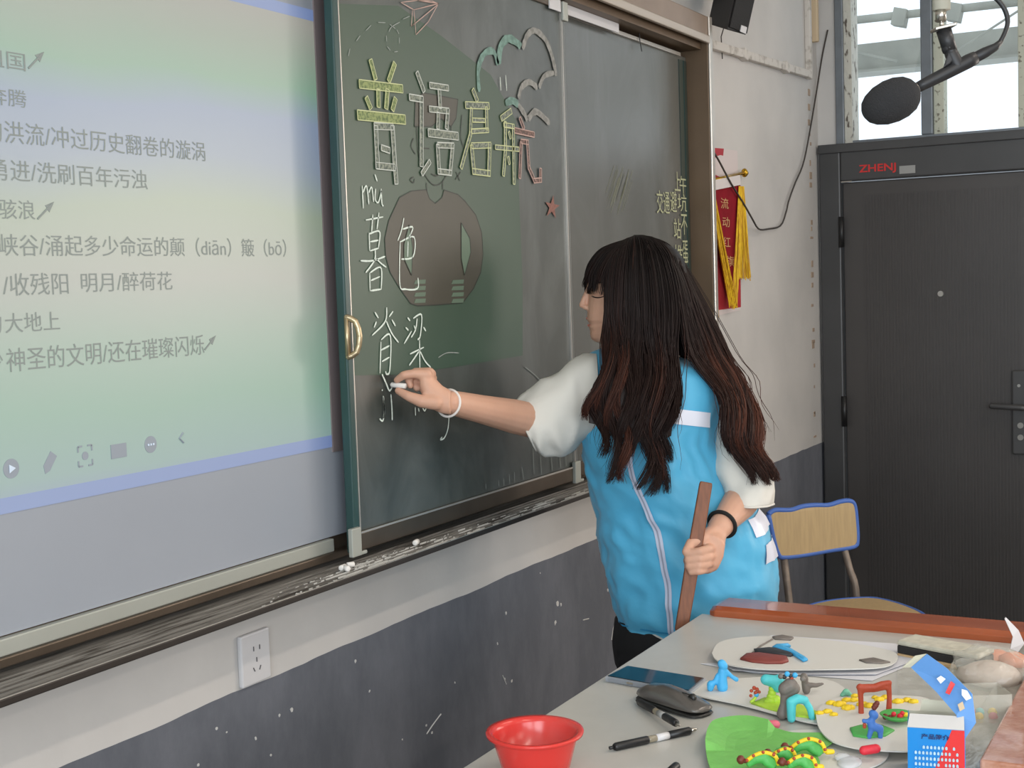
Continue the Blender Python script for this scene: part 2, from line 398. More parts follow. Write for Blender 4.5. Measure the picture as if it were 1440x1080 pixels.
# peeled spots on the dark dado
m_fleck = mat('bare_plaster_fleck', (205, 203, 200), 0.9)
fl = MB()
for (x, yy, r) in ((784, 848, 4), (789, 850, 2), (781, 876, 3), (760, 806, 1.5), (600, 1020, 2), (608, 1030, 2), (620, 1005, 1.5), (410, 998, 3), (393, 1006, 2), (305, 1024, 2), (319, 1030, 1.5), (360, 1038, 2), (381, 1062, 2), (279, 1076, 2), (500, 930, 2), (520, 972, 1.5), (700, 905, 1.5), (710, 955, 2), (720, 958, 2), (640, 960, 1.5), (712, 862, 2), (566, 1040, 1.5), (855, 830, 2)):
    q = on(x, yy, 1, YW - .001); s = depth_of(q) / FPX
    pg = []
    for k in range(7):
        a = 2 * PI * k / 7; rr = .75 * r * s * random.uniform(.6, 1.4)
        pg.append(q + A(math.cos(a) * rr * 1.3, 0, math.sin(a) * rr * 1.5))
    fl.poly(pg, (0, .001, 0))
sc = [((620, 1004), (608, 1020), (600, 1032)), ((869, 858), (862, 885), (860, 900)), ((707, 950), (712, 962)), ((820, 872), (828, 870))]
for s_ in sc: fl.tube([on(x, yy, 1, YW - .001) for x, yy in s_], .0016, 4)
mk('paint_fleck', fl, m_fleck, None, kind='stuff', label='white plaster flecks where the dark dado paint has chipped', cat='paint chips')

# speaker on the wall
m_spk = mat('black_speaker_cabinet', (40, 38, 38), 0.55, bump=.05)
m_grl = mat('speaker_grille', (28, 27, 27), 0.8, bump=.4, bscale=400)
P0 = on(1022.5, 41.7, 1, 1.37); s_ = depth_of(P0) / FPX
aY = math.radians(20)
fx = A(math.cos(aY), -math.sin(aY), 0) ; fy = A(math.sin(aY), math.cos(aY), 0)
tilt = A(0.06, -0.14, 1) * .40 / 1.0
sp = thing('wall_speaker', P0, 'black box loudspeaker on the wall above the board frame', 'speaker')
def spk(a0, a1, b0, b1, h0, h1):
    v = [P0 + fx * i + fy * j + A(-0.0, 0, 0) + A(0.03, -0.10, 1) * h + (A(0, 0, -.0)) for i in (a0, a1) for j in (b0, b1) for h in (h0, h1)]
    return MB().add(v, [(0, 1, 3, 2), (4, 6, 7, 5), (0, 4, 5, 1), (2, 3, 7, 6), (0, 2, 6, 4), (1, 5, 7, 3)])
PM, PLc, PRc = P0, on(995, 34.5, 1, 1.47), on(1049, 50, 1, 1.355)
HV = UP * .30 + RH * .076
def sq(u0, u1, v0, v1, h0, h1):
    g = lambda u, v, h: PM + (PRc - PM) * u + (PLc - PM) * v + UP * .07 * u * v * (1 - h) + HV * h
    v = [g(u, v_, h) for u in (u0, u1) for v_ in (v0, v1) for h in (h0, h1)]
    return MB().add(v, [(0, 1, 3, 2), (4, 6, 7, 5), (0, 4, 5, 1), (2, 3, 7, 6), (0, 2, 6, 4), (1, 5, 7, 3)])
mk('cabinet', sq(0, 1, 0, 1, 0, 1), m_spk, sp, bevel=.004)
mk('grille', sq(.04, .96, -.06, 0, .03, .97), m_grl, sp, bevel=.002)
mk('badge', sq(.55, .85, -.09, -.05, .03, .09), m_wht, sp)
mk('bracket', MB().obox(A(P0[0] + .12, 1.48, P0[2] + .16), (.02, 0, 0), (0, .04, 0), (0, 0, .02)), m_blk, sp)
q = on(1013, 38, 1, YW - .01)
mk('speaker_wire', MB().tube([q + A(0, -.02, .02), q + A(0.005, 0, -.03), q + A(0.012, 0, -.10)], .002, 5), m_cab, sp)
# ---------------------------------------------------------------- the blackboard unit
Y1, Y2, YS, YF, YT = 1.45, 1.48, 1.50, 1.41, 1.385
XR = 3.875       # inner face of the right frame member
XL = -0.6
ZT = 2.16
def board_mat(name, base, smear, rough, lo, hi, sc):
    m = bpy.data.materials.new(name); m.use_nodes = True
    nt = m.node_tree; b = nt.nodes['Principled BSDF']; L = nt.links; N = nt.nodes.new
    tc = N('ShaderNodeTexCoord'); mp = N('ShaderNodeMapping'); mp.inputs['Scale'].default_value = (sc * 2.2, 1, sc); L.new(tc.outputs['Object'], mp.inputs[0])
    n = N('ShaderNodeTexNoise'); n.inputs['Scale'].default_value = 1.0; n.inputs['Detail'].default_value = 7; n.inputs['Roughness'].default_value = .62; n.inputs['Distortion'].default_value = .8
    L.new(mp.outputs[0], n.inputs['Vector'])
    r = N('ShaderNodeValToRGB'); r.color_ramp.elements[0].position = lo; r.color_ramp.elements[1].position = hi
    r.color_ramp.elements[0].color = (*lin(base), 1); r.color_ramp.elements[1].color = (*lin(smear), 1)
    L.new(n.outputs['Fac'], r.inputs[0]); L.new(r.outputs[0], b.inputs['Base Color'])
    b.inputs['Roughness'].default_value = rough; b.inputs['Specular IOR Level'].default_value = .9
    return m
m_board = board_mat('green_chalkboard', (58, 63, 59), (96, 101, 98), 0.34, .42, .85, 3.2)
m_board2 = board_mat('green_chalkboard_rear_reflection', (88, 89, 85), (106, 108, 105), 0.27, .45, .9, 2.2)  # base lightened over the front panel's to carry the reflected wall
m_teal = mat('dark_teal_enamel', (40, 70, 68), 0.35, var=.3, vscale=20, stretch=(1, 1, .3))
m_bronze = mat('bronze_aluminium', (104, 92, 80), 0.36, 0.7, var=.2, vscale=12)
m_bronze_l = mat('aluminium_and_highlight_edge', (196, 190, 182), 0.35, 0.7)  # pale metal edges, also used for painted highlight strips
m_brown = mat('brown_anodised', (112, 92, 72), 0.42, 0.35, var=.18, vscale=6)
m_tray = mat('dusty_dark_tray', (62, 56, 50), 0.6, 0.1, var=.6, vscale=16, col2=(128, 124, 118), stretch=(.5, 14, 14), contrast=(.48, .66))
m_trayd = mat('dark_tray_lip', (44, 38, 34), 0.5, .2)
m_greyal = mat('satin_grey_aluminium', (168, 170, 162), 0.5, 0.3, var=.08, vscale=5)
m_chalk = mat('chalk_white', (222, 232, 222), 1.0, var=.18, vscale=260, contrast=(.35, .5))
m_chalkdust = mat('chalk_line_faint', (150, 155, 150), 1.0)
bb = thing('blackboard', (1.8, YW, .97), 'wide sliding blackboard with projection screen in the middle', 'blackboard')
# back box, frame
mk('back_panel', MB().box(XL, XR + .02, YS + .004, YW, .99, 2.26), m_bronze, bb)
fr = MB().box(XR, XR + .022, YF, YW, 1.0, 2.20)
fo = mk('frame_side', fr, m_brown, bb, bevel=.002, label='brown frame side')
mk('edge_strip', MB().box(XR + .001, XR + .026, YF - .006, YF, 1.0, 2.245), m_bronze_l, fo, bevel=.002)
mk('frame_top', MB().box(XL, XR + .026, YF, YW, 2.185, 2.245), mat('warm_bronze_fascia', (146, 126, 110), .4, .3, var=.15, vscale=9), bb, bevel=.003)
mk('frame_top_lip', MB().box(XL, XR, YF - .008, YF + .004, 2.165, 2.188), mat('warm_aluminium', (186, 172, 158), .35, .5), bb, bevel=.003)
mk('guide_rail', MB().box(XL, XR, YF + .02, YS, 2.150, 2.185), m_brown, bb)
mk('white_sticker', MB().box(3.02, 3.34, Y1 + .008, Y1 + .012, 2.125, 2.150), m_wht, bb, bevel=.002)
# white board / projection screen
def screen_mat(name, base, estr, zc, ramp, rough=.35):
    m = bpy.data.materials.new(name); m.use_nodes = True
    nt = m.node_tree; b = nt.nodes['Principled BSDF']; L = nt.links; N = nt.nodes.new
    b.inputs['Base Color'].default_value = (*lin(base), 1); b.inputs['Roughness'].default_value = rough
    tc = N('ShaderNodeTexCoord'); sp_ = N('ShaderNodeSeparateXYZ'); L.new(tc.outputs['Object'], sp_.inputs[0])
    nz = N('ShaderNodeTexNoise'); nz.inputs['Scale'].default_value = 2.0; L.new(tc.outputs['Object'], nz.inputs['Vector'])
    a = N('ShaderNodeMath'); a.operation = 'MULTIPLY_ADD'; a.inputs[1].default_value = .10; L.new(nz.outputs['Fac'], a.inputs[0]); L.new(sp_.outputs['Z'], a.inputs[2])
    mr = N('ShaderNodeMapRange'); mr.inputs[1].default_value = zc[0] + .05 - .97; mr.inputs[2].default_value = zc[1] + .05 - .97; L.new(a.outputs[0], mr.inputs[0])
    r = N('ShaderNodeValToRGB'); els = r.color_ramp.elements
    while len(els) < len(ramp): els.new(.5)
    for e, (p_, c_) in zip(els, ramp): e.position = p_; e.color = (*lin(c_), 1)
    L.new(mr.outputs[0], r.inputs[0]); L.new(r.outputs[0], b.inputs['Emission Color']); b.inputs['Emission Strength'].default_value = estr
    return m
m_white = mat('whiteboard_surface', (152, 157, 166), 0.30, var=.06, vscale=2)
wb = mk('projection_screen', MB().box(XL, 2.10, YS, YS + .004, 1.024, 2.15), m_white, bb)
mk('screen_bottom_rail', MB().box(XL, 2.035, YS - .010, YS + .004, .998, 1.022), m_greyal, bb, bevel=.002)
mk('back_channel', MB().box(XL, XR, YS - .016, YS + .004, .984, .998), m_bronze, bb, bevel=.002)
mk('screen_side_shade', MB().box(2.054, 2.12, YS - .003, YS, 1.18, 2.15), mat('pinkish_grey_shade', (128, 116, 116), .5), bb)  # grey-pink strip paints the shading beside the sliding panel
# projected slide (light from the projector)
z0r, z0l = on(465, 612, 1, YS)[2], on(0, 712, 1, YS)[2]
xr_, zt = on(465, 612, 1, YS)[0], 1.967
m_slide = screen_mat('projected_slide', (138, 144, 144), .215, (1.18, 1.96),
    [(0.0, (160, 190, 250)), (.05, (160, 225, 215)), (.17, (135, 225, 175)), (.29, (165, 218, 175)), (.42, (205, 205, 180)), (.56, (190, 214, 160)), (.66, (160, 185, 230)), (.76, (150, 180, 245)), (.84, (130, 218, 155)), (.93, (185, 206, 165)), (1.0, (214, 200, 178))])
m_blue = mat('projected_blue_edge', (138, 146, 160), .35, emis=(90, 145, 255), estr=.20)
xl_ = .35
mk('projected_slide', MB().box(xl_, 2.053, YS - .0012, YS, z0r, zt), m_slide, wb)
mk('projected_blue_edge', MB().box(xl_, 2.053, YS - .0014, YS - .0002, z0r - .022, z0r), m_blue, wb)
mk('projected_blue_edge', MB().box(xl_, 2.053, YS - .0014, YS - .0002, zt, zt + .02), m_blue, wb)
m_txt = mat('projected_text_dark', (130, 138, 135), .5)
EX, EZ = A(1, 0, 0), A(0, 0, 1)
YX = YS - .0018
def line(s, x0, yb0, x1, yb1, hpx):
    a, b = on(x0, yb0, 1, YX), on(x1, yb1, 1, YX)
    z = (a[2] + b[2]) / 2
    s0 = depth_of(a) / FPX * hpx
    text_on('text_line', s, A(a[0], YX, z), EX, EZ, m_txt, wb, width=b[0] - a[0], height=s0)
def arrow(x0, y0, x1, y1):
    a, b = on(x0, y0, 1, YX), on(x1, y1, 1, YX); d = b - a; d /= np.linalg.norm(d); n_ = A(-d[2], 0, d[0])
    m_ = MB().obox((a + b) / 2, (b - a) / 2, (0, .0004, 0), n_ * .0013)
    m_.poly([b + d * .004, b - d * .013 + n_ * .006, b - d * .013 - n_ * .006], (0, .0006, 0))
    mk('text_arrow', m_, m_txt, wb)
line('祖国', -24, 97, 36, 95, 26); arrow(40, 96, 60, 75)
line('奔腾', -16, 148, 38, 150, 25)
line('的洪流/冲过历史翻卷的漩涡', -22, 203, 289, 223, 32)
line('勇进/洗刷百年污浊', -14, 256, 208, 264, 31)
line('骇浪', 0, 308, 50, 309, 28); arrow(53, 308, 74, 286)
line('峡谷/涌起多少命运的颠（diān）簸（bō）', 0, 362, 403, 360, 32)
line('/收残阳', 5, 417, 97, 413, 32); line('明月/醉荷花', 115, 411, 243, 408, 28)
line('大地上', 8, 468, 85, 465, 28); line('的', -22, 470, 3, 468, 28)
line('神圣的文明/还在璀璨闪烁', 10, 520, 288, 502, 34); arrow(288, 492, 302, 474)
line('少', -16, 521, 5, 519, 26)
# the slide's toolbar icons
m_ico = mat('projected_icon_grey', (142, 150, 160), .5)
def disc(cx_, cy_, r, y_=YX, n=28, inner=0):
    c = on(cx_, cy_, 1, y_); s = depth_of(c) / FPX; R = r * s; mb = MB()
    if not inner: mb.poly([c + A(math.cos(2 * PI * k / n) * R, 0, math.sin(2 * PI * k / n) * R) for k in range(n)], (0, .0006, 0))
    return mb, c, s
mb, c, s = disc(16, 659, 14); ic = mk('toolbar_icon', mb, m_ico, wb, label='round play icon')
m_icl = mat('projected_icon_light', (196, 208, 222), .5, emis=(176, 200, 235), estr=.12)
mk('play_triangle', MB().poly([c + A(-.004, -.001, -.006), c + A(-.004, -.001, .006), c + A(.007, -.001, 0)], (0, .0005, 0)), m_icl, wb)
c = on(70, 650, 1, YX); s = depth_of(c) / FPX
d = A(.6, 0, .8); n_ = A(-.8, 0, .6)
mk('toolbar_icon', MB().poly([c - d * 18 * s - n_ * 2 * s, c - d * 10 * s - n_ * 7 * s, c + d * 14 * s - n_ * 7 * s, c + d * 14 * s + n_ * 7 * s, c - d * 10 * s + n_ * 7 * s], (0, .0006, 0)), m_ico, wb, label='pen icon')
mb, c, s = disc(120, 641, 6); mk('toolbar_icon', mb, m_ico, wb, label='focus target icon')
mb = MB()
for sx in (-1, 1):
    for sz in (-1, 1):
        k = c + A(sx * 13 * s, 0, sz * 14 * s)
        mb.obox(k - A(sx * 4 * s, 0, 0), (4 * s, 0, 0), (0, .0003, 0), (0, 0, 1.3 * s)); mb.obox(k - A(0, 0, sz * 4 * s), (1.3 * s, 0, 0), (0, .0003, 0), (0, 0, 4 * s))
mk('toolbar_icon', mb, m_ico, wb, label='corner brackets of the focus icon')
c = on(167, 634, 1, YX); s = depth_of(c) / FPX
mk('toolbar_icon', MB().obox(c, (15 * s, 0, 0), (0, .0004, 0), (0, 0, 10 * s)), m_ico, wb, label='rectangular board icon')
mb, c, s = disc(212, 625, 12); mk('toolbar_icon', mb, m_ico, wb, label='round icon with three dots')
mb = MB()
for k in (-1, 0, 1): mb.obox(c + A(k * 5 * s, -.0008, 0), (1.4 * s, 0, 0), (0, .0004, 0), (0, 0, 1.4 * s))
mk('icon_dots', mb, m_icl, wb)
c = on(255, 616, 1, YX); s = depth_of(c) / FPX
mk('toolbar_icon', MB().tube([c + A(4 * s, 0, 7 * s), c + A(-4 * s, 0, 0), c + A(4 * s, 0, -7 * s)], 1.6 * s, 4), m_ico, wb, label='arrow icon')

# chalk tray
mk('chalk_tray', MB().box(XL, XR + .026, YT, YW, .970, .975), m_tray, bb)
for k, yy in enumerate((1.405, 1.420, 1.434, 1.447, 1.462)): mk('tray_groove', MB().box(XL, XR, yy, yy + .003, .975, .9785), m_tray, bb)
mk('tray_lip', MB().box(XL, XR + .026, YT - .006, YT, .970, .981), m_trayd, bb, bevel=.002)
mk('tray_lip_highlight', MB().box(XL, XR + .026, YT - .0062, YT - .0045, .981, .982), m_bronze_l, bb)  # thin pale strip paints the highlight along the lip

# front sliding panel
X1a, X1b = 2.055, 2.972
pan = mk('sliding_panel', MB().box(X1a, X1b, Y1, Y1 + .012, 1.033, 2.125), m_board, bb, label='sliding panel covered in chalk writing')
st = MB().box(X1a - .018, X1a, Y1 - .006, Y1 + .014, .995, 2.14)
mk('panel_stile', st, m_teal, pan, bevel=.003, label='dark teal panel edge')
mk('stile_trim', MB().box(X1a - .002, X1a + .0005, Y1 - .007, Y1, 1.03, 2.13), m_bronze_l, pan)
mk('panel_stile', MB().box(X1b + .002, X1b + .016, Y1 - .004, Y1 + .016, 1.03, 2.13), mat('dark_grey_edge', (112, 114, 112), .4, .4), pan, bevel=.002, label='grey metal panel edge')
mk('stile_trim', MB().box(X1b - .001, X1b + .0015, Y1 - .005, Y1, 1.03, 2.13), m_bronze_l, pan)
mk('panel_rail', MB().box(X1a, X1b + .02, Y1 - .006, Y1 + .014, .998, 1.030), m_bronze, pan, bevel=.002)
mk('rail_highlight', MB().box(X1a, X1b + .02, Y1 - .0075, Y1 - .004, 1.030, 1.0335), m_bronze_l, pan)  # pale strip drawn as the highlight on top of the rail
mk('panel_rail', MB().box(X1a, X1b + .02, Y1 - .006, Y1 + .014, 2.125, 2.145), m_bronze, pan, bevel=.002)
for xx, lb in ((X1a - .02, 'left corner bracket'), (X1b + .0, 'right corner bracket')):
    mk('corner_bracket', MB().box(xx - .018, xx + .012, Y1 - .014, Y1 - .004, .992, 1.045).box(xx + .0, xx + .03, Y1 - .013, Y1 - .006, .992, .999), m_greyal, pan, bevel=.002)
mk('corner_bracket', MB().box(X1b - .004, X1b + .022, Y1 - .012, Y1 - .004, 2.10, 2.145), m_greyal, pan, bevel=.002)
mk('paper_tag', MB().box(X1b - .07, X1b - .012, Y1 - .009, Y1 - .006, 2.118, 2.145), m_wht, pan)
hz = on(489, 474, 1, Y1 - .008)
h = MB().chain(cr([hz + A(0, 0, .036), hz + A(.006, -.014, .028), hz + A(.009, -.020, 0), hz + A(.006, -.014, -.028), hz + A(0, 0, -.036)], 9), [.0055] * 9, 8)
mk('panel_handle', h.obox(hz, (.005, 0, 0), (0, .003, 0), (0, 0, .038)), mat('brass_handle', (190, 172, 140), .35, .8), pan, smooth=True)
# rear sliding panel
pan2 = mk('sliding_panel', MB().box(2.94, XR - .002, Y2, Y2 + .012, 1.03, 2.132), m_board2, bb, label='rear panel with a small list in yellow chalk')
mk('panel_stile', MB().box(XR - .062, XR - .004, Y2 - .003, Y2, 1.03, 2.12), mat('dark_green_edge', (52, 62, 56), .5), pan2, label='dark green panel edge')
mk('stile_trim', MB().box(XR - .030, XR - .027, Y2 - .005, Y2 - .003, 1.03, 2.12), m_teal, pan2)
mk('panel_rail', MB().box(2.94, XR - .06, Y2 - .008, Y2 + .012, 2.128, 2.138), m_bronze_l, pan2)
mk('panel_rail', MB().box(2.94, XR, Y2 - .008, Y2 + .012, .995, 1.03), m_bronze, pan2, bevel=.002)
mk('hook', MB().tube([A(3.5, Y2 - .01, 2.17), A(3.5, Y2 - .012, 2.13), A(3.505, Y2 - .015, 2.10)], .0015, 5), m_blk, pan2)

# ---- projector spill and projected figure on the front panel
YP = Y1 - .0010
def P1(x, y, off=0.0): return on(x, y, 1, YP - off)
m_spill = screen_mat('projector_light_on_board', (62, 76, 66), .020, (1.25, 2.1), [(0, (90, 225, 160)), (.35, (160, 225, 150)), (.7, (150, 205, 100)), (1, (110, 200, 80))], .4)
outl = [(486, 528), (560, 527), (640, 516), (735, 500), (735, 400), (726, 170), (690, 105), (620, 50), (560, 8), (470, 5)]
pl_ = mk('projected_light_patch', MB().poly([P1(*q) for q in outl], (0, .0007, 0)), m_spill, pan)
m_fig = mat('projected_figure_brown', (76, 73, 63), .45, var=.12, vscale=6)
m_figo = mat('projected_figure_outline', (46, 50, 44), .5)
def z4(x, y): return (440 + x / 3.6, y / 3.6)
def z5(x, y): return (440 + x / 3.6, 280 + y / 3.6)
def z6(x, y): return (440 + x / 3.6, 540 + y / 3.6)
fig = MB()
body = [z4(575, 960), z4(500, 967), z4(440, 1000), z5(385, 110), z5(365, 200), z5(370, 290), z5(392, 370), z5(440, 450), z5(495, 528), z5(530, 540), z5(640, 535), z5(760, 524), z5(815, 450), z5(850, 370), z5(862, 280), z5(855, 170), z5(825, 80), z5(770, 10), z4(735, 985), z4(665, 962), z4(655, 1000), z4(620, 1030), z4(590, 1005)]
cap = [z4(515, 640), z4(520, 500), z4(560, 470), z4(620, 480), z4(735, 503), z4(725, 600), z4(700, 640), z4(650, 600), z4(600, 640), z4(545, 640)]
mk('projected_figure', MB().poly([P1(x, y, .001) for x, y in body], (0, .0006, 0)), m_fig, pan, label='faint projected cartoon person with hands on its round belly')
mk('projected_figure_hair', MB().poly([P1(x, y, .001) for x, y in cap], (0, .0006, 0)), m_fig, pan)
holes = [[z5(488, 130), z5(462, 230), z5(462, 300), z5(500, 385), z5(506, 250)], [z5(752, 120), z5(795, 200), z5(800, 270), z5(768, 385), z5(752, 300)]]
m_pale = screen_mat('projected_pale_green', (92, 108, 92), .028, (1.25, 2.1), [(0, (150, 215, 170)), (1, (160, 205, 150))], .5)
for x0, x1, hh in ((513, 572, holes[0]), (702, 765, holes[1])):
    mb = MB().poly([P1(x, y, .0018) for x, y in hh], (0, .0006, 0))
    for k in range(4):
        yy = 410 + k * 32
        mb.poly([P1(*z5(x0 + 8, yy), .0018), P1(*z5(x1, yy - 3), .0018), P1(*z5(x1 - 3, yy + 18), .0018), P1(*z5(x0, yy + 20), .0018)], (0, .0006, 0))
    mk('projected_figure_hand', mb, m_pale, pan)
def rib(mb, pts, wpx, off=.0015, fn=None, taper=True):
    """chalk line: a flat raised ribbon on the panel through image-traced points"""
    q = [on(x, y, 1, (YP - off)) for x, y in pts]
    n = max(len(q) * 4, 6); q = cr(q, n) if len(q) > 2 else cr([q[0], (q[0] + q[1]) / 2, q[1]], 5)
    s = depth_of(q[0]) / FPX * wpx / 2; n = len(q); V = []
    for i, p in enumerate(q):
        t = q[min(i + 1, n - 1)] - q[max(i - 1, 0)]; t /= np.linalg.norm(t) + 1e-9; nn = A(-t[2], 0, t[0])
        ww = s * (1 + random.uniform(-.18, .12)) * (1 if (0 < i < n - 1 or not taper) else .55)
        V += [p + nn * ww, p - nn * ww]
    mb.add(V, [(2 * i, 2 * i + 1, 2 * i + 3, 2 * i + 2) for i in range(n - 1)])
    return mb
ol = MB()
for b_ in (body + [body[0]], cap + [cap[0]]):
    for i in range(len(b_) - 1): rib(ol, [b_[i], b_[i + 1]], 1.6, .0012, taper=False)
for s_ in ([z4(525, 640), z4(535, 780), z4(560, 870), z4(610, 935), z4(660, 915), z4(695, 820), z4(700, 640)], [z4(510, 700), z4(498, 740), z4(520, 780)], [z4(755, 580), z4(750, 700), z4(780, 780)], [z4(575, 925), z4(578, 965)], [z4(658, 920), z4(658, 960)],
           [z4(560, 750), z4(590, 752)], [z4(640, 752), z4(670, 750)], [z4(600, 880), z4(625, 890), z4(640, 880)], [z4(510, 895), z4(493, 910), z4(510, 925), z4(515, 905)], [z4(725, 870), z4(745, 915)], [z4(748, 870), z4(722, 910)]):
    rib(ol, s_, 1.8, .0012, taper=False)
for hh in holes:
    for i in range(len(hh)): rib(ol, [hh[i], hh[(i + 1) % len(hh)]], 1.4, .0022, taper=False)
mk('projected_figure_outline', ol, m_figo, pan)

# ---- chalk: big bubble characters
m_cf1 = mat('chalk_fill_yellow_green', (148, 158, 108), 1.0, var=.5, vscale=150, col2=(104, 118, 84), contrast=(.4, .55))
m_cf2 = mat('chalk_fill_grey', (146, 150, 136), 1.0, var=.5, vscale=150, col2=(98, 106, 98), contrast=(.42, .58))
m_cf3 = mat('chalk_fill_rose', (140, 112, 104), 1.0, var=.4, vscale=150, col2=(96, 84, 80), contrast=(.42, .58))
m_co1 = mat('chalk_outline_cream', (200, 204, 156), 1.0); m_co2 = mat('chalk_outline_white', (198, 202, 194), 1.0); m_co3 = mat('chalk_outline_rose', (190, 160, 150), 1.0)
def bubble(name, strokes, wz, mf, mo, label=None, f=z4):
    a = MB(); b = MB()
    for i, s_ in enumerate(strokes):
        w_ = wz
        if isinstance(s_[0], (int, float)): w_, s_ = s_[0], s_[1]
        pts = [f(*p) for p in s_]
        q = [on(x, y, 1, YP - .0020) for x, y in pts]
        s = depth_of(q[0]) / FPX; hw = w_ * 1.12 / 3.6 / 2 * s
        for k in range(len(q) - 1):
            t = q[k + 1] - q[k]; Ln = np.linalg.norm(t); t /= Ln; nn = A(-t[2], 0, t[0]); p0, p1 = q[k] - t * hw * .25, q[k + 1] + t * hw * .25
            if k > 0: p0 = q[k] - t * hw
            if k < len(q) - 2: p1 = q[k + 1] + t * hw
            o_y = A(0, -.00008 * (i + k), 0)
            c_ = [p0 + nn * hw + o_y, p1 + nn * hw + o_y, p1 - nn * hw + o_y, p0 - nn * hw + o_y]
            a.add(c_, [(0, 1, 2, 3)])
            r_ = 1.15 * s / 2 * 1.15
            sides = [(0, 1), (3, 2)]
            if k == 0: sides.append((0, 3))
            if k == len(q) - 2: sides.append((1, 2))
            for i0, i1 in sides:
                d_ = c_[i1] - c_[i0]; L_ = np.linalg.norm(d_); d_ /= L_; n2 = A(-d_[2], 0, d_[0]) * r_ * random.uniform(.8, 1.3)
                e = A(0, -.0012, 0)
                b.add([c_[i0] + n2 + e, c_[i1] + n2 + e, c_[i1] - n2 + e, c_[i0] - n2 + e], [(0, 1, 2, 3)])
    o = mk(name, a, mf, pan, label=label)
    mk(name + '_outline', b, mo, pan)
pu_top = [[(290, 305), (315, 400)], [(412, 322), (382, 410)], (38, [(235, 425), (450, 450)]), [(328, 455), (330, 540)], [(375, 455), (368, 548)], [(268, 495), (290, 548)], [(415, 500), (400, 556)], (44, [(226, 582), (462, 606)])]
pu_bot = [(28, [(316, 640), (326, 850)]), (30, [(310, 638), (402, 642)]), (28, [(400, 640), (412, 830), (420, 928)]), [(345, 748), (386, 762)], (30, [(318, 838), (412, 848)])]
bubble('chalk_character', pu_top, 26, m_cf1, m_co1, 'yellow-green top half of the first big chalk character')
bubble('chalk_character', pu_bot, 26, m_cf2, m_co2, 'white lower half of the first big chalk character')
yu = [[(525, 368), (560, 462)], (28, [(488, 492), (548, 502), (548, 840)]), (22, [(550, 880), (590, 818)]), (26, [(590, 432), (682, 446)]), [(637, 455), (642, 545)], (26, [(588, 552), (680, 562), (674, 650)]), [(632, 572), (630, 650)], (36, [(583, 672), (730, 690)]), (24, [(628, 735), (636, 868), (692, 875), (704, 738), (628, 735)])]
bubble('chalk_character', yu, 24, m_cf2, m_co2, 'second big chalk character')
qi = [[(808, 455), (830, 510)], (30, [(772, 532), (888, 536)]), (20, [(800, 548), (795, 680), (748, 850)]), (20, [(876, 545), (878, 655)]), (20, [(800, 665), (886, 660)]), (18, [(806, 608), (868, 610)]), (26, [(800, 738), (812, 868), (888, 878), (892, 735), (800, 738)])]
bubble('chalk_character', qi, 24, m_cf2, m_co1, 'third big chalk character')
hang1 = [(26, [(1002, 562), (952, 600)]), (20, [(972, 618), (972, 760), (962, 888)]), (20, [(965, 632), (1012, 640), (1016, 930)]), (20, [(922, 745), (1040, 756)]), [(990, 670), (998, 700)], [(986, 795), (992, 830)]]
hang2 = [(20, [(1046, 598), (1066, 650)]), (24, [(1020, 660), (1118, 682)]), (20, [(1052, 722), (1045, 900)]), (20, [(1052, 716), (1084, 720), (1092, 850), (1120, 915), (1150, 912), (1150, 855)])]
bubble('chalk_character', hang1, 16, m_cf2, m_co1, 'left part of the fourth big chalk character')
bubble('chalk_character', hang2, 16, m_cf3, m_co3, 'rose-coloured right part of the fourth big chalk character')
# clouds
m_cl1 = mat('chalk_cloud_teal', (124, 152, 142), 1.0, var=.3, vscale=90, contrast=(.4, .6)); m_cl2 = mat('chalk_cloud_grey', (150, 149, 144), 1.0, var=.3, vscale=90, contrast=(.4, .6))
def cloud(parts, m_, lb):
    mb = MB()
    for w_, s_ in parts: rib(mb, [z4(*p) for p in s_], w_ / 3.6 * 1.35, .0020, taper=True)
    mk('chalk_cloud', mb, m_, pan, label=lb)
cloud([(26, [(842, 465), (838, 350), (868, 272), (915, 262), (938, 330)]), (34, [(940, 325), (952, 235), (990, 195), (1040, 222), (1052, 240)]), (30, [(975, 522), (1010, 510), (1040, 530)])], m_cl1, 'teal chalk cloud outline')
cloud([(26, [(1062, 248), (1085, 180), (1125, 155), (1180, 205), (1215, 300), (1232, 385)]), (24, [(1042, 500), (1055, 445), (1095, 415), (1138, 445)]), (22, [(1145, 445), (1172, 385), (1225, 368)]), (26, [(1040, 530), (1070, 575), (1088, 610)]), (26, [(1090, 605), (1130, 565), (1200, 625)])], m_cl2, 'grey chalk cloud outline')
mb = MB()
for s_ in ([(445, 12), (530, 2), (636, 18), (585, 110), (522, 176), (512, 50), (445, 12)], [(636, 18), (510, 50)], [(505, 50), (498, 135), (636, 20)], [(498, 135), (516, 118)], [(530, 2), (600, 5), (636, 18)]):
    for i in range(len(s_) - 1): rib(mb, [z4(*s_[i]), z4(*s_[i + 1])], 1.3, .002)
mk('chalk_paper_plane', mb, m_co3, pan, label='paper plane drawn in pink chalk')
mb = MB()
for s_ in ([(180, 285), (188, 245)], [(220, 208), (240, 180)], [(268, 155), (295, 128)], [(330, 113), (368, 115)], [(388, 122), (418, 145)], [(385, 160), (400, 135), (440, 112)], [(372, 180), (374, 210)], [(377, 235), (392, 255)], [(412, 263), (430, 260)], [(438, 190), (438, 220)], [(425, 150), (436, 172)], [(455, 97), (490, 82)]): rib(mb, [z4(*p) for p in s_], 1.3, .002)
mk('chalk_dashed_trail', mb, m_chalkdust, pan, label='dashed curl of the paper plane flight')
sc_ = z4(1212, 1035); st_ = []
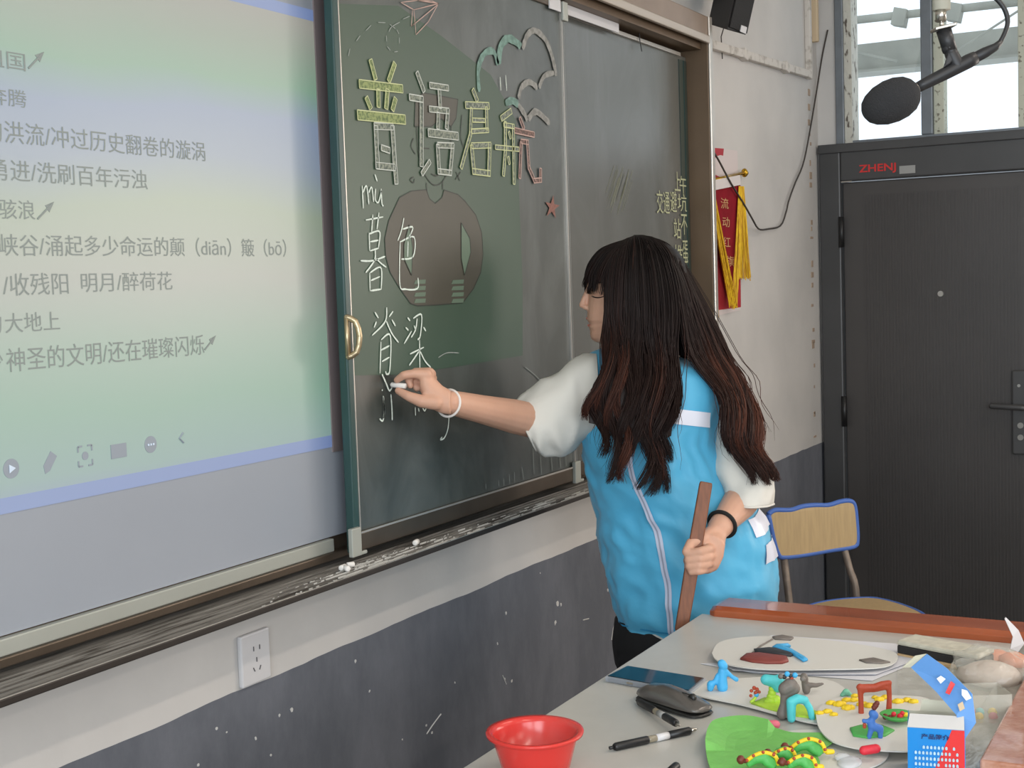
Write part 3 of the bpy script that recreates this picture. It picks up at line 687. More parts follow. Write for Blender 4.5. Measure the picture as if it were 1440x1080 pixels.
for k in range(10):
    a = -PI / 2 + k * PI / 5 + .15; r = 12.5 if k % 2 == 0 else 4.6
    st_.append((sc_[0] + r * math.cos(a) * .85, sc_[1] + 4 + r * 1.35 * math.sin(a)))
mk('chalk_star', MB().poly([P1(x, y, .002) for x, y in st_], (0, .0006, 0)), mat('chalk_star_pink', (150, 108, 98), 1.0, var=.3, vscale=150), pan)
mk('chalk_tick', rib(rib(MB(), [z4(948, 390), z4(952, 458)], 1.5, .002), [z4(976, 380), z4(982, 460)], 1.5, .002), m_chalk, pan)
# handwriting
def write(strokes, f, wpx, m_=None, lb=None, nm='chalk_character'):
    mb = MB()
    for s_ in strokes: rib(mb, [f(*p) for p in s_], wpx, .0022)
    mk(nm, mb, m_ or m_chalk, pan, label=lb)
write([[(250, 940), (256, 1055)], [(254, 975), (272, 942), (284, 1035)], [(284, 975), (298, 948), (308, 1022)], [(318, 955), (316, 1008), (332, 1024), (348, 965)], [(346, 955), (350, 1030), (358, 1042)], [(314, 882), (326, 918)]], z4, 2.4, lb='chalk pinyin mu', nm='chalk_pinyin')
write([[(268, 106), (356, 90)], [(304, 78), (298, 165)], [(335, 68), (325, 152)], [(285, 170), (288, 262)], [(286, 176), (338, 165), (332, 248)], [(290, 216), (332, 208)], [(290, 262), (334, 248)], [(242, 312), (300, 312), (366, 290)], [(316, 258), (312, 310), (268, 372)], [(320, 300), (345, 325), (372, 345)], [(288, 372), (290, 466)], [(290, 372), (345, 348), (346, 458)], [(294, 412), (340, 392)], [(292, 464), (346, 456)]], z5, 2.5)
write([[(461, 95), (448, 160), (430, 210)], [(455, 152), (506, 142), (485, 198)], [(442, 212), (440, 430), (470, 456), (530, 452), (532, 398)], [(444, 216), (512, 192), (508, 290), (448, 304)], [(482, 214), (480, 292)]], z5, 2.5)
write([[(374, 548), (366, 620), (300, 690)], [(372, 618), (400, 680), (434, 726)], [(314, 572), (332, 602)], [(406, 568), (386, 596)], [(322, 620), (310, 650)], [(400, 610), (418, 642)], [(345, 722), (340, 882)], [(346, 712), (392, 690), (390, 862), (374, 886), (368, 872)], [(346, 764), (388, 742)], [(350, 822), (388, 800)]], z5, 2.6)
write([[(480, 600), (492, 616)], [(470, 650), (484, 664)], [(462, 732), (500, 668)], [(508, 604), (550, 586), (544, 690), (530, 712)], [(528, 604), (520, 660), (498, 700)], [(512, 640), (520, 660)], [(560, 648), (572, 668)], [(492, 784), (562, 750)], [(540, 712), (542, 872)], [(536, 772), (512, 808), (488, 842)], [(544, 772), (568, 820), (597, 852)]], z5, 2.6)
write([[(350, 886), (370, 930), (388, 970), (404, 945)], [(350, 964), (353, 970)], [(356, 996), (362, 1060), (358, 1110)]], z5, 2.8, lb='chalk pinyin ji with its tone mark', nm='chalk_pinyin')
write([[(358, 62), (362, 140), (354, 186), (338, 176)], [(395, 52), (400, 120), (402, 184)]], z6, 2.8, nm='chalk_pinyin')
write([[(518, 118), (520, 160)], [(534, 122), (538, 140)], [(556, 122), (566, 136), (574, 122)], [(690, 150), (684, 225), (666, 272), (645, 282), (655, 268)]], z6, 2.2, nm='chalk_pinyin', lb='chalk pinyin partly hidden behind the hand')
write([[(635, 802), (680, 778), (740, 779)]], z5, 1.5, m_chalkdust, nm='chalk_line'); write([[(1075, 850), (1130, 895), (1168, 940)]], z5, 1.3, m_chalkdust, nm='chalk_line')
write([[(1115, 325), (1120, 455)], [(1152, 355), (1158, 460)], [(1208, 370), (1212, 440)], [(1250, 360), (1255, 425)], [(1280, 350), (1283, 415)], [(1058, 420), (1068, 485)], [(1020, 445), (1022, 500)], [(994, 455), (997, 508)], [(965, 475), (968, 515)], [(940, 485), (942, 520)], [(875, 505), (877, 532)]], z6, 1.1, m_chalkdust, nm='chalk_line', lb='row of faint vertical chalk scratches')
# rear panel writing (small, yellowish) and erased smear
m_yc = mat('chalk_yellow', (172, 174, 140), 1.0)
YQ = Y2 - .0035
def small(s, x0, y0, x1, y1, nm='chalk_word'):
    a, b = on(x0, y1, 1, YQ), on(x1, y1, 1, YQ); t = on(x0, y0, 1, YQ)
    text_on(nm, s, A(a[0], YQ, a[2]), EX, EZ, m_yc, pan2, width=b[0] - a[0], height=t[2] - a[2])
small('上', 949, 241, 957, 268); small('午', 956, 247, 966, 272); small('交通', 924, 267, 942, 300); small('避', 943, 268, 952, 298); small('坑', 953, 272, 967, 297)
small('站', 948, 307, 958, 336); small('不', 958, 301, 967, 330); small('推', 949, 344, 960, 376); small('蛋', 960, 338, 969, 372)
sm = MB()
for k in range(26):
    x0 = 852 + random.uniform(0, 26); y0 = 232 + random.uniform(0, 30); l = random.uniform(25, 45)
    a, b = on(x0 + l * .3, y0, 1, Y2 - .0006), on(x0, y0 + l, 1, Y2 - .0006); ww = depth_of(a) / FPX * random.uniform(.3, .8)
    sm.add([a + A(ww, 0, 0), a - A(ww, 0, 0), b - A(ww, 0, 0), b + A(ww, 0, 0)], [(0, 1, 2, 3)])
mk('erased_chalk_smear', sm, mat('chalk_smear', (128, 130, 114), 1.0), pan2)

# chalk stubs in the tray
def stub(x, y, L, r, ang, lb, m_=m_wht):
    c = on(x, y, 2, .979 + r); d = A(math.cos(ang), math.sin(ang), 0) * L / 2
    c[1] = min(max(c[1], YT + .006), 1.43)
    mk('chalk_piece', MB().tube([c - d, c - d * .9, c + d * .9, c + d], [r * .8, r, r, r * .8], 10), m_, None, lb, 'chalk', 'chalk pieces in the tray', smooth=True)
m_ck = mat('white_chalk_stick', (228, 224, 218), .95)
stub(579, 762, .018, .0055, .3, 'single chalk stub in the tray under the sliding panel', m_ck)
stub(473, 797, .016, .005, .1, 'leftmost chalk crumb of the small cluster at the tray', m_ck)
stub(487, 799, .018, .005, 1.0, 'middle chalk crumb of the small cluster at the tray', m_ck)
stub(492, 794, .014, .005, -.6, 'rearmost chalk crumb of the small cluster at the tray', m_ck)
m_dust = mat('chalk_dust', (205, 203, 198), 1.0)
du = MB()
for k in range(420):
    x = 2.02 + abs(random.gauss(0, 1)) * .12 * random.choice((-1, 1, 1, 3)); yy = random.uniform(YT + .004, 1.44)
    if not (1.3 < x < 3.6): continue
    L = random.uniform(.001, .012) * (1.6 if random.random() < .2 else .7); du.box(x, x + L * 1.5, yy, yy + .0009, .9752, .9758 + random.uniform(0, .0035))
for k in range(260):
    x = random.uniform(1.9, 3.5); yy = random.uniform(YT + .004, 1.43); L = random.uniform(.01, .06); du.box(x, x + L, yy, yy + .0007, .9752, .9756 + random.uniform(0, .0035))
mk('chalk_dust', du, m_dust, None, kind='stuff', label='streaks of white chalk dust lying in the tray grooves', cat='chalk dust')

# ---------------------------------------------------------------- pennant and poster
m_pap = mat('white_poster_paper', (212, 200, 198), .8); m_rd = mat('crimson_velvet', (138, 24, 38), .8, var=.15, vscale=25, spec=.15); m_rdp = mat('red_poster_print', (172, 34, 48), .6)
m_gold = mat('gold_plastic', (190, 150, 50), .25, .9); m_yel2 = mat('yellow_fringe', (228, 190, 24), .7, var=.35, vscale=180, col2=(190, 140, 10), stretch=(1, 1, .1), contrast=(.4, .6)); m_wsat = mat('white_satin', (220, 212, 210), .5)
m_gold_t = mat('pale_gold_lettering', (205, 160, 110), .6)
YPO = YW - .003
def Wp(x, y, yy): return on(x, y, 1, yy)
po = thing('wall_poster', Wp(1010, 440, YW), 'white and red paper poster on the wall behind the pennant', 'poster')
mk('paper', MB().poly([Wp(*q, YPO) for q in ((994, 206), (1037, 212), (1042, 436), (1000, 446), (994, 446))], (0, .0015, 0)), m_pap, po)
mk('print', MB().poly([Wp(*q, YPO - .0005) for q in ((994, 207), (1018, 209), (1017, 219), (1013, 218), (1007, 220), (1004, 226), (998, 224), (994, 228))], (0, .0004, 0)), m_rdp, po)
mk('print', MB().poly([Wp(*q, YPO - .0005) for q in ((994, 240), (1040, 262), (1042, 432), (1010, 436), (994, 436))], (0, .0004, 0)), m_rdp, po)
YN = YW - .022
pe = thing('pennant', Wp(1018, 430, YN), 'crimson pennant with gold lettering and yellow tassels on the wall', 'pennant')
ra, rb = Wp(997, 255, YN), Wp(1047, 243, YN)
mk('rod', MB().tube([ra, rb], .006, 10), m_gold, pe, smooth=True)
for k, q in enumerate((ra, rb)):
    mk('rod_finial', MB().ball(q, .012, .012, .015).ball(q + (A(.014, 0, 0) if k else A(-.014, 0, 0)), .009), m_gold, pe, smooth=True)
mk('rod_sleeve', MB().poly([Wp(*q, YN - .010) for q in ((1001, 254), (1041, 246), (1042, 260), (1003, 268))], (0, .016, 0)), m_wsat, pe, bevel=.002)
cl = [(1003, 266), (1041, 258), (1040, 330), (1039, 420), (1030, 436), (1022, 402), (1012, 350)]
fb = mk('cloth', MB().poly([Wp(*q, YN - .003) for q in ((1003, 266), (1041, 258), (1043, 300), (1041, 380), (1030, 425), (1010, 330))], (0, .004, 0)), m_rd, pe)
for chr_, x, y, sz in (('流', 1019, 286, 15), ('动', 1021, 312, 14), ('红', 1022, 340, 14), ('旗', 1027, 368, 15)):
    a = Wp(x - sz * .36, y + 7, YN - .004); b = Wp(x + sz * .36, y + 7, YN - .004)
    text_on('gold_character', chr_, A(a[0], YN - .0045, a[2]), EX, EZ, m_gold_t, fb, width=b[0] - a[0], height=sz * depth_of(a) / FPX)
def fringe(name, top, bot, wt, wb_, n, yy, lb=None):
    mb = MB(); T = np.array(top, float); Bm = np.array(bot, float)
    for k in range(n):
        u = (k + .5) / n - .5; j = random.uniform(-3, 3)
        p0 = Wp(T[0] + u * wt, T[1], yy); pm = Wp((T[0] + Bm[0]) / 2 + u * (wt + wb_) / 2 + random.uniform(-.8, .8), (T[1] + Bm[1]) / 2, yy - random.uniform(0, .008)); p1 = Wp(Bm[0] + u * wb_ + random.uniform(-1, 1), Bm[1] + j, yy - random.uniform(-.002, .006))
        mb.tube(cr([p0, pm, p1], 5), .0017, 4)
    mk(name, mb, m_yel2, pe, kind='stuff', label=lb)
fringe('tassel', (1043, 262), (1047, 392), 6, 18, 24, YN - .006, 'right yellow tassel'); fringe('tassel', (1001, 312), (1005, 445), 7, 10, 18, YN - .008, 'left yellow tassel')
fringe('fringe_border', (1000, 262), (1031, 432), 6, 12, 16, YN - .010, 'yellow border fringe down the left edge'); fringe('fringe_border', (1041, 262), (1033, 432), 4, 9, 12, YN - .007, 'yellow border fringe down the right edge')
mk('cord', MB().tube(cr([Wp(1001, 262, YN - .008), Wp(1000, 290, YN - .01), Wp(1001, 314, YN - .008)], 8), .003, 6), m_yel2, pe)
mk('knot', MB().ball(Wp(1001, 312, YN - .008), .008, .007, .013), m_yel2, pe, smooth=True)
# ---------------------------------------------------------------- hanging microphone
m_mic = mat('matt_black_metal', (48, 48, 50), .45, .3); m_foam = mat('black_foam', (44, 44, 46), .95, bump=.5, bscale=500); m_pole = mat('white_painted_pole', (200, 196, 180), .5)
DM = 2.05
def Mp(x, y, d=0.0): return at(x, y, DM + d)
s = DM / FPX
mi = thing('hanging_microphone', Mp(1325, 12), 'black microphone with foam cover hanging from a pole by the door window', 'microphone')
top = Mp(1324, 14); 
mk('pole', MB().tube([A(top[0], top[1], 3.2), top], 12.5 * s, 16), m_pole, mi, smooth=True)
mk('ceiling_flange', MB().tube([A(top[0], top[1], 3.2), A(top[0], top[1], 3.19)], .045, 20), m_pole, mi)
mk('pole_collar', MB().tube([Mp(1323, 12), Mp(1323, 30)], [7.5 * s, 7.5 * s], 16), m_chrome, mi, smooth=True)
mk('pole_collar', MB().tube([Mp(1324, 28), Mp(1324, 38)], 3 * s, 10), m_chrome, mi, smooth=True)
mk('bracket_plate', MB().obox(Mp(1327, 39), RH * 15 * s + UP * 3 * s, DH * .014, UP * 2.2 * s), m_chrome, mi, bevel=.001)
mk('swivel', MB().tube([Mp(1327, 42), Mp(1336, 72)], [10.5 * s, 10 * s], 18).capsule(Mp(1334, 68), Mp(1338, 74), 10 * s, 9 * s), m_mic, mi, smooth=True)
mk('clip', MB().capsule(Mp(1338, 76), Mp(1346, 92), 9.5 * s, 10 * s), m_mic, mi, smooth=True)
mk('clip', MB().loft([[Mp(1330 + dx, 92 + dy, dz) for dx, dy, dz in ((-4, 4, -.008), (6, -2, -.008), (6, -2, .008), (-4, 4, .008))], [Mp(1346 + dx, 80 + dy, dz) for dx, dy, dz in ((-12, -8, -.008), (4, -6, -.008), (4, -6, .008), (-12, -8, .008))]]), m_mic, mi, bevel=.002)
mk('microphone_body', MB().tube([Mp(1289, 124), Mp(1300, 118), Mp(1330, 103), Mp(1362, 86), Mp(1372, 81)], [7.4 * s, 8 * s, 9 * s, 10 * s, 9.2 * s], 20), m_mic, mi, smooth=True)
mk('cable_boot', MB().tube([Mp(1362, 86), Mp(1385, 74), Mp(1400, 66), Mp(1408, 58)], [7.6 * s, 7.6 * s, 5.5 * s, 3.4 * s], 14), m_mic, mi, smooth=True)
mk('silver_ring', MB().tube([Mp(1286, 122), Mp(1291, 126.5)], [8.3 * s, 8.3 * s], 16) if False else MB().tube([Mp(1285, 126), Mp(1290, 123.6)], 8.2 * s, 18), m_chrome, mi, smooth=True)
ws = MB(); c0, c1 = Mp(1214, 156), Mp(1290, 124); ax = c1 - c0; Lm = np.linalg.norm(ax); ax /= Lm
prof = [(-.02, .5), (0.0, 8), (.05, 16), (.15, 23), (.3, 28.5), (.5, 31), (.68, 30), (.82, 26), (.92, 19), (.98, 11), (1.0, 5)]
c0 = Mp(1215, 160); c1 = Mp(1291, 125)
ws.tube([c0 + (c1 - c0) * a for a, _ in prof], [r * s * .98 for _, r in prof], 24)
mk('foam_windscreen', ws, m_foam, mi, smooth=True)
pts = [(1406, 60), (1414, 44), (1417, 28), (1411, 10), (1396, -6), (1376, -14), (1350, -18), (1336, -16)]
mk('cable', MB().tube(cr([Mp(*q) for q in pts], 28), 3.4 * s, 10), m_mic, mi, smooth=True)

# ---------------------------------------------------------------- chair by the door
m_wood = mat('light_plywood_laminate', (190, 164, 122), .5, var=.12, vscale=5, stretch=(22, 22, 2)); m_bluep = mat('blue_plastic_rim', (74, 112, 190), .45); m_leg = mat('grey_beige_steel_tube', (136, 124, 114), .5, .4, var=.3, vscale=30)
SZ = .43
chx = A(4.36, 1.05, 0)
ch = thing('school_chair', chx, 'small wooden chair with blue plastic rims standing by the dark door', 'chair')
# backrest in its own plane
def Bk(x, y):      # backrest plane: leans away, points from image at a depth varying linearly with x
    return at(x, y, 4.33 + (x - 1080) / 125 * .16)
def strip(path, n_off):
    return path
bo = [(1081, 724), (1090, 718), (1112, 718), (1128, 713), (1146, 711), (1165, 711), (1182, 706), (1195, 705), (1202, 711), (1205, 735), (1206, 760), (1201, 769), (1170, 774), (1130, 781), (1102, 784), (1095, 780), (1089, 762)]
bd = A(*(DH * .016))
ctr = np.mean([Bk(*q) for q in bo], 0)
mk('backrest', MB().poly([Bk(*q) for q in bo], bd * .8), m_wood, ch, bevel=.002)
rim = [Bk(*q) + bd * .4 for q in bo]; rim = [p + (p - ctr) * .0 for p in rim]
mk('backrest_rim', MB().tube(cr(rim + [rim[0]], 70), .0085, 8), m_bluep, ch, smooth=True, label='blue plastic rim')
# seat: rounded, pointed towards the door side
sp_px = [(1118, 862), (1140, 850), (1175, 843), (1218, 840), (1240, 842), (1270, 850), (1297, 862), (1296, 872), (1262, 900), (1190, 905), (1135, 893)]
so_ = [on(x, y, 2, SZ) for x, y in sp_px]
mk('seat', MB().poly(so_, (0, 0, -.012)), m_wood, ch, bevel=.002)
mk('seat_rim', MB().tube(cr([p - A(0, 0, .006) for p in so_] + [so_[0] - A(0, 0, .006)], 60), .0085, 8), m_bluep, ch, smooth=True)
sc = np.mean(so_, 0)
dpt = 4.36
bl, br = Bk(1103, 775) + bd * 1.4, Bk(1188, 768) + bd * 1.4
l1 = on(1112, 862, 2, SZ - .02); r1 = on(1205, 846, 2, SZ - .02)
mk('back_post', MB().tube([bl, (bl + l1) / 2 + A(0, 0, 0), l1, A(l1[0] - .0, l1[1], .0)], .012, 10), m_leg, ch, smooth=True)
mk('back_post', MB().tube(cr([br, br * .6 + r1 * .4 - DH * .01, r1, A(r1[0], r1[1], 0)], 16), .012, 10), m_leg, ch, smooth=True)
for px, py in ((1150, 885), (1280, 870)):
    q = on(px, py, 2, SZ - .012); mk('leg', MB().tube([q, A(q[0] - .01, q[1], 0)], .010, 10), m_leg, ch, smooth=True)
mk('stretcher', MB().tube([A(l1[0], l1[1], .15), A(r1[0], r1[1], .15)], .008, 8), m_leg, ch, smooth=True)
q1, q2 = on(1150, 885, 2, SZ - .012), on(1280, 870, 2, SZ - .012)
mk('stretcher', MB().tube([A(q1[0], q1[1], .15), A(q2[0], q2[1], .15)], .008, 8), m_leg, ch, smooth=True)

# ---------------------------------------------------------------- teacher's desk
TZ = .82
m_top = mat('grey_laminate', (190, 188, 182), .34, var=.06, vscale=14, bump=.02)
m_rimw = mat('varnished_red_brown_wood', (164, 82, 44), .24, var=.30, vscale=4, stretch=(6, 1.2, 6), coat=.5)
m_rimw2 = mat('varnished_red_brown_wood_side', (168, 88, 50), .24, var=.25, vscale=4, stretch=(1.2, 6, 6), coat=.5)
m_body = mat('desk_grey_panel', (120, 118, 114), .5)
DX0, DX1, DYL, DYR = .95, 2.50, .950, -.25
dk = thing('teacher_desk', ((DX0 + DX1) / 2, .35, 0), 'grey teacher desk with red-brown wooden edge rails', 'desk')
mk('desk_top', MB().box(DX0, DX1, DYR, DYL, TZ - .03, TZ), m_top, dk, bevel=.003)
# far rail: bevelled wooden bar
x0, x1 = DX1 - .015, DX1 + .075
fr_ = MB().loft([[A(x0, yy, TZ), A(x0, yy, TZ + .012), A(x0 + .016, yy, TZ + .018), A(x1, yy, TZ + .018), A(x1, yy, TZ - .05), A(x0, yy, TZ - .05)] if k in (1, 2) else [A(x0 + .012, yy, TZ), A(x0 + .012, yy, TZ + .008), A(x0 + .03, yy, TZ + .013), A(x1 - .01, yy, TZ + .013), A(x1 - .01, yy, TZ - .04), A(x0 + .012, yy, TZ - .04)] for k, yy in enumerate((DYL - .018, DYL - .032, -.2, -.22))])
mk('far_edge_rail', fr_, m_rimw, dk, bevel=.002)
# right rail
yr = on(1326, 1080, 2, TZ + .006)[1]; wy = on(1376, 1068, 2, TZ + .03)
mk('side_ledge', MB().box(1.2, DX1 - .02, wy[1], yr, TZ, TZ + .006), mat('film_wrapped_grey_ledge', (186, 184, 176), .16, .2, var=.35, vscale=11, col2=(146, 144, 136), bump=.22, bscale=16, stretch=(1, 2.5, 1)), dk, bevel=.003, label='side ledge wrapped in shiny clear film')
mk('side_ledge_top', MB().box(wy[0], DX1 - .02, wy[1] - .16, wy[1] - .001, TZ + .0, TZ + .03), mat('worn_wood_painted_film_glare', (186, 138, 116), .22, var=.35, vscale=26, col2=(160, 98, 70), bump=.1, bscale=120, coat=.5), dk, bevel=.003, label='red-brown wooden ledge board')  # top's base colour lightened to pinkish to carry the glare on the film
mk('side_panel', MB().box(DX0 + .03, DX1 - .02, DYL - .05, DYL - .03, .04, TZ - .03), m_body, dk)
mk('side_panel', MB().box(DX0 + .03, DX1 - .02, DYR + .03, DYR + .05, .04, TZ - .03), m_body, dk)
mk('front_panel', MB().box(DX1 - .03, DX1 - .012, DYR + .03, DYL - .03, .04, TZ - .03), m_body, dk)
mk('plinth', MB().box(DX0 + .05, DX1 - .04, DYR + .05, DYL - .06, 0, .05), m_blk, dk)

def T(x, y, dz=0.0): return on(x, y, 2, TZ + dz)
def SC(p): return depth_of(p) / FPX
class Fr:          # upright local frame standing at a base point; units are image-size pixels at that distance
    def __init__(s, bx, by, dz=0.0): s.b = T(bx, by, dz); s.s = SC(s.b); s.bx, s.by = bx, by
    def __call__(s, x, y, d=0.0): return s.b + RH * (x - s.bx) * s.s + UP * (s.by - y) * s.s + DH * d * s.s

# red bowl
m_bowl = mat('translucent_red_plastic', (225, 58, 52), .22, alpha=.74, spec=.6)
bc = T(754, 1092); bs = SC(bc); bc = A(bc[0], bc[1], TZ)
R0 = 76 * (depth_of(T(754, 1092, .06)) / FPX)
def ringz(r, z, n=48): return [bc + A(r * math.cos(2 * PI * k / n), r * math.sin(2 * PI * k / n), z) for k in range(n)]
bw = MB().loft([ringz(.004, .002), ringz(R0 * .62, .002), ringz(R0 * .66, .006), ringz(R0 * .86, .054), ringz(R0 * .88, .058), ringz(R0 * .99, .059), ringz(R0, .0615), ringz(R0 * .99, .0635), ringz(R0 * .86, .0625), ringz(R0 * .84, .056), ringz(R0 * .63, .0085), ringz(.004, .0055)])
mk('plastic_bowl', bw, m_bowl, None, 'round translucent red plastic bowl at the near desk edge', 'bowl', smooth=True)

# phone
m_ph = mat('phone_glass', (12, 26, 34), .08, spec=.5); m_case = mat('clear_phone_case', (190, 196, 205), .15, alpha=.45)
a, b, c_, d = [T(*q, .011) for q in ((850, 950), (880, 935), (994, 953), (972, 972))]
ph = thing('smartphone', (a + c_) / 2 - A(0, 0, .011), 'smartphone lying in a clear case at the desk edge', 'phone')
def quad_prism(P, z0, z1):
    return MB().loft([[A(p[0], p[1], z0) for p in P], [A(p[0], p[1], z1) for p in P]])
ctr = (a + b + c_ + d) / 4
Pq = [a, b, c_, d]; ins = [p + (ctr - p) * .06 for p in Pq]
mk('clear_case', quad_prism(Pq, TZ, TZ + .0105), m_case, ph, bevel=.003)
mk('phone_body', quad_prism(ins, TZ + .001, TZ + .0112), m_ph, ph, bevel=.001)
u_, v_ = (d - a) / np.linalg.norm(d - a), (b - a) / np.linalg.norm(b - a)
for t in (.3, .62, .78): mk('case_button', MB().obox(A(*(a + (d - a) * t)[:2], TZ + .006), u_ * .006, v_ * .0008, UP * .0015), m_chrome, ph)
# mouse
mo_c = T(948, 999); ms = SC(mo_c); mo = thing('computer_mouse', mo_c, 'dark grey wireless mouse beside the phone', 'mouse')
m_mo = mat('graphite_plastic', (92, 88, 84), .28, .3, coat=.3); m_mob = mat('black_mouse_base', (30, 29, 28), .4)
p0, p1 = T(903, 980), T(993, 1009); ax = (p1 - p0); Lm = np.linalg.norm(ax); ax /= Lm; ay = np.cross(UP, ax)
def mouse_rings(sc_, zb, zt, wd):
    R = []
    for k, (t, h, w_) in enumerate(((0.0, .12, .30), (.04, .45, .62), (.15, .80, .86), (.35, 1.0, .98), (.55, .93, .96), (.75, .70, .94), (.9, .46, .84), (.97, .30, .66), (1.0, .12, .35))):
        c = p0 + ax * Lm * (.5 + (t - .5) * sc_); ring = []
        for j in range(20):
            a_ = 2 * PI * j / 20; yy = math.cos(a_) * wd * w_; zz = math.sin(a_)
            ring.append(c + ay * yy + UP * (zb + (max(zz, 0) ** .8) * (zt - zb) * h + (0 if zz > 0 else zz * .002)))
        R.append(ring)
    return MB().loft(R)
mk('base', mouse_rings(1.0, .003, .013, .030), m_mob, mo, smooth=True)
mk('shell', mouse_rings(.99, .010, .031, .0285), m_mo, mo, smooth=True)
q = p0 + ax * Lm * .80
mk('scroll_wheel', MB().tube([q + ay * .003 + UP * .024, q - ay * .003 + UP * .024], .006, 16), m_mob, mo, smooth=True)
mk('button_seam', MB().obox(p0 + ax * Lm * .72 + UP * .0275, ax * .010, ay * .0005, UP * .0006), m_mob, mo)
# pens
def pen(x0, y0, x1, y1, lb, zoff=0.0, band=False):
    a, b = T(x0, y0, .006), T(x1, y1, .006); d = b - a; L = np.linalg.norm(d); d /= L; U = A(0, 0, zoff)
    P = lambda t: a + d * L * t + U * t
    pe_ = thing('gel_pen', (a + b) / 2 - A(0, 0, .006), lb, 'pen')
    mk('grip', MB().tube([P(.05), P(.07), P(.42), P(.43)], [.0045, .0058, .0058, .005], 14), m_blk, pe_, smooth=True)
    mk('barrel', MB().tube([P(.43), P(.45), P(.72)], .0050, 14), mat('clear_barrel', (150, 140, 120), .2, alpha=.75), pe_, smooth=True)
    mk('label_band', MB().tube([P(.52), P(.66)], .0053, 14), m_wht if band else m_label, pe_, smooth=True)
    mk('cap_end', MB().tube([P(.66), P(.90), P(.92)], [.0057, .0057, .004], 14), m_blk, pe_, smooth=True)
    mk('tip', MB().tube([P(.92), P(.97), P(1.0)], [.0038, .0025, .0006], 10), m_chrome, pe_, smooth=True)
    mk('click_button', MB().tube([P(.05), P(0.0)], .0025, 10), m_blk, pe_, smooth=True)
pen(857, 1052, 981, 1025, 'black gel pen lying nearest the red bowl', 0, True)
pen(896, 985, 957, 1030, 'black gel pen leaning against the mouse', .010)
# far pen tip and near stray cap
q = T(949, 1079, .006); mk('pen_cap', MB().capsule(q - A(.012, 0, 0), q + A(.004, 0, 0), .006), m_blk, None, 'small black cap at the near edge of the desk', 'cap', smooth=True)
# blackboard eraser
er = thing('board_eraser', T(1320, 925), 'felt blackboard eraser with black core at the far side of the desk', 'eraser')
ea, eb = T(1261, 925), T(1375, 948); ed = eb - ea; el = np.linalg.norm(ed); ed /= el; en = np.cross(UP, ed); 
if np.dot(en, DH) < 0: en = -en
def ebox(z0, z1, w0=0.0, w1=.055, l0=0, l1=1): return MB().obox(ea + ed * el * (l0 + l1) / 2 + en * (w0 + w1) / 2 + UP * ((z0 + z1) / 2), ed * el * (l1 - l0) / 2, en * (w1 - w0) / 2, UP * (z1 - z0) / 2)
mk('wooden_back', ebox(0, .008), mat('bare_wood', (190, 160, 120), .6), er, bevel=.002)
mk('core', ebox(.008, .022, .001, .054), mat('black_felt', (40, 38, 38), .95), er, bevel=.002)
mk('felt_pad', ebox(.022, .031, .0, .058), mat('dusty_felt', (200, 196, 180), .95, var=.2, vscale=60), er, bevel=.004)

# clay colours
def clay(n, c): return mat(n, c, .55, var=.10, vscale=40, bump=.15, bscale=120, sss=.05)
k_blue = clay('sky_blue_clay', (72, 176, 232)); k_red = clay('brick_red_clay', (176, 70, 44)); k_green = clay('green_clay', (84, 176, 88)); k_lime = clay('lime_clay', (186, 222, 70)); k_aqua = clay('aqua_clay', (84, 200, 206)); k_grey = clay('grey_clay', (120, 112, 106)); k_yel = clay('yellow_clay', (240, 205, 40)); k_dblue = clay('blue_clay', (70, 124, 204)); k_pink = clay('pink_clay', (226, 110, 128)); k_crim = clay('crimson_clay', (222, 44, 62)); k_brown = clay('brown_clay', (112, 48, 36)); k_mar = clay('maroon_clay', (136, 62, 54)); k_blk = clay('dark_clay', (46, 48, 52)); k_lt = clay('pale_green_clay', (120, 190, 160))
m_plate = mat('white_foam_plate', (212, 210, 204), .6); m_paper = mat('white_paper', (214, 214, 220), .7)
def plate(name, px, dz, m_, lb, cat='plate', curl=None, thick=.002, solid=True):
    """thin sheet with an outline given on the desk plane; curl(x, y) lifts its edge"""
    P = [T(x, y, dz) for x, y in px]; c = np.mean(P, 0); rings = []
    for k in range(7):
        t = k / 6; rings.append([c + (p - c) * max(t, .02) for p in P])
    if curl: rings = [[p + UP * curl(p, c, i / 6, j / len(P)) for j, p in enumerate(r)] for i, r in enumerate(rings)]
    mb = MB(); n = len(P)
    top_ = rings; bot = [[p - UP * thick for p in r] for r in rings]
    v = [p for r in top_ for p in r] + [p for r in bot for p in r]; f = []; N_ = 7 * n
    for i in range(6):
        for j in range(n):
            q = (j + 1) % n
            f.append((i * n + j, i * n + q, (i + 1) * n + q, (i + 1) * n + j)); f.append((N_ + i * n + j, N_ + (i + 1) * n + j, N_ + (i + 1) * n + q, N_ + i * n + q))
    f.append(tuple(range(n))); f.append(tuple(N_ + i for i in reversed(range(n))))
    for j in range(n): q = (j + 1) % n; f.append((6 * n + j, 6 * n + q, N_ + 6 * n + q, N_ + 6 * n + j))
    return mk(name, mb.add(v, f), m_, None, lb, cat, smooth=False)
def smoothpx(p, n=48):
    P = [A(*q, 0) for q in p]; return [(q[0], q[1]) for q in cr(P + [P[0]], n)[:-1]]
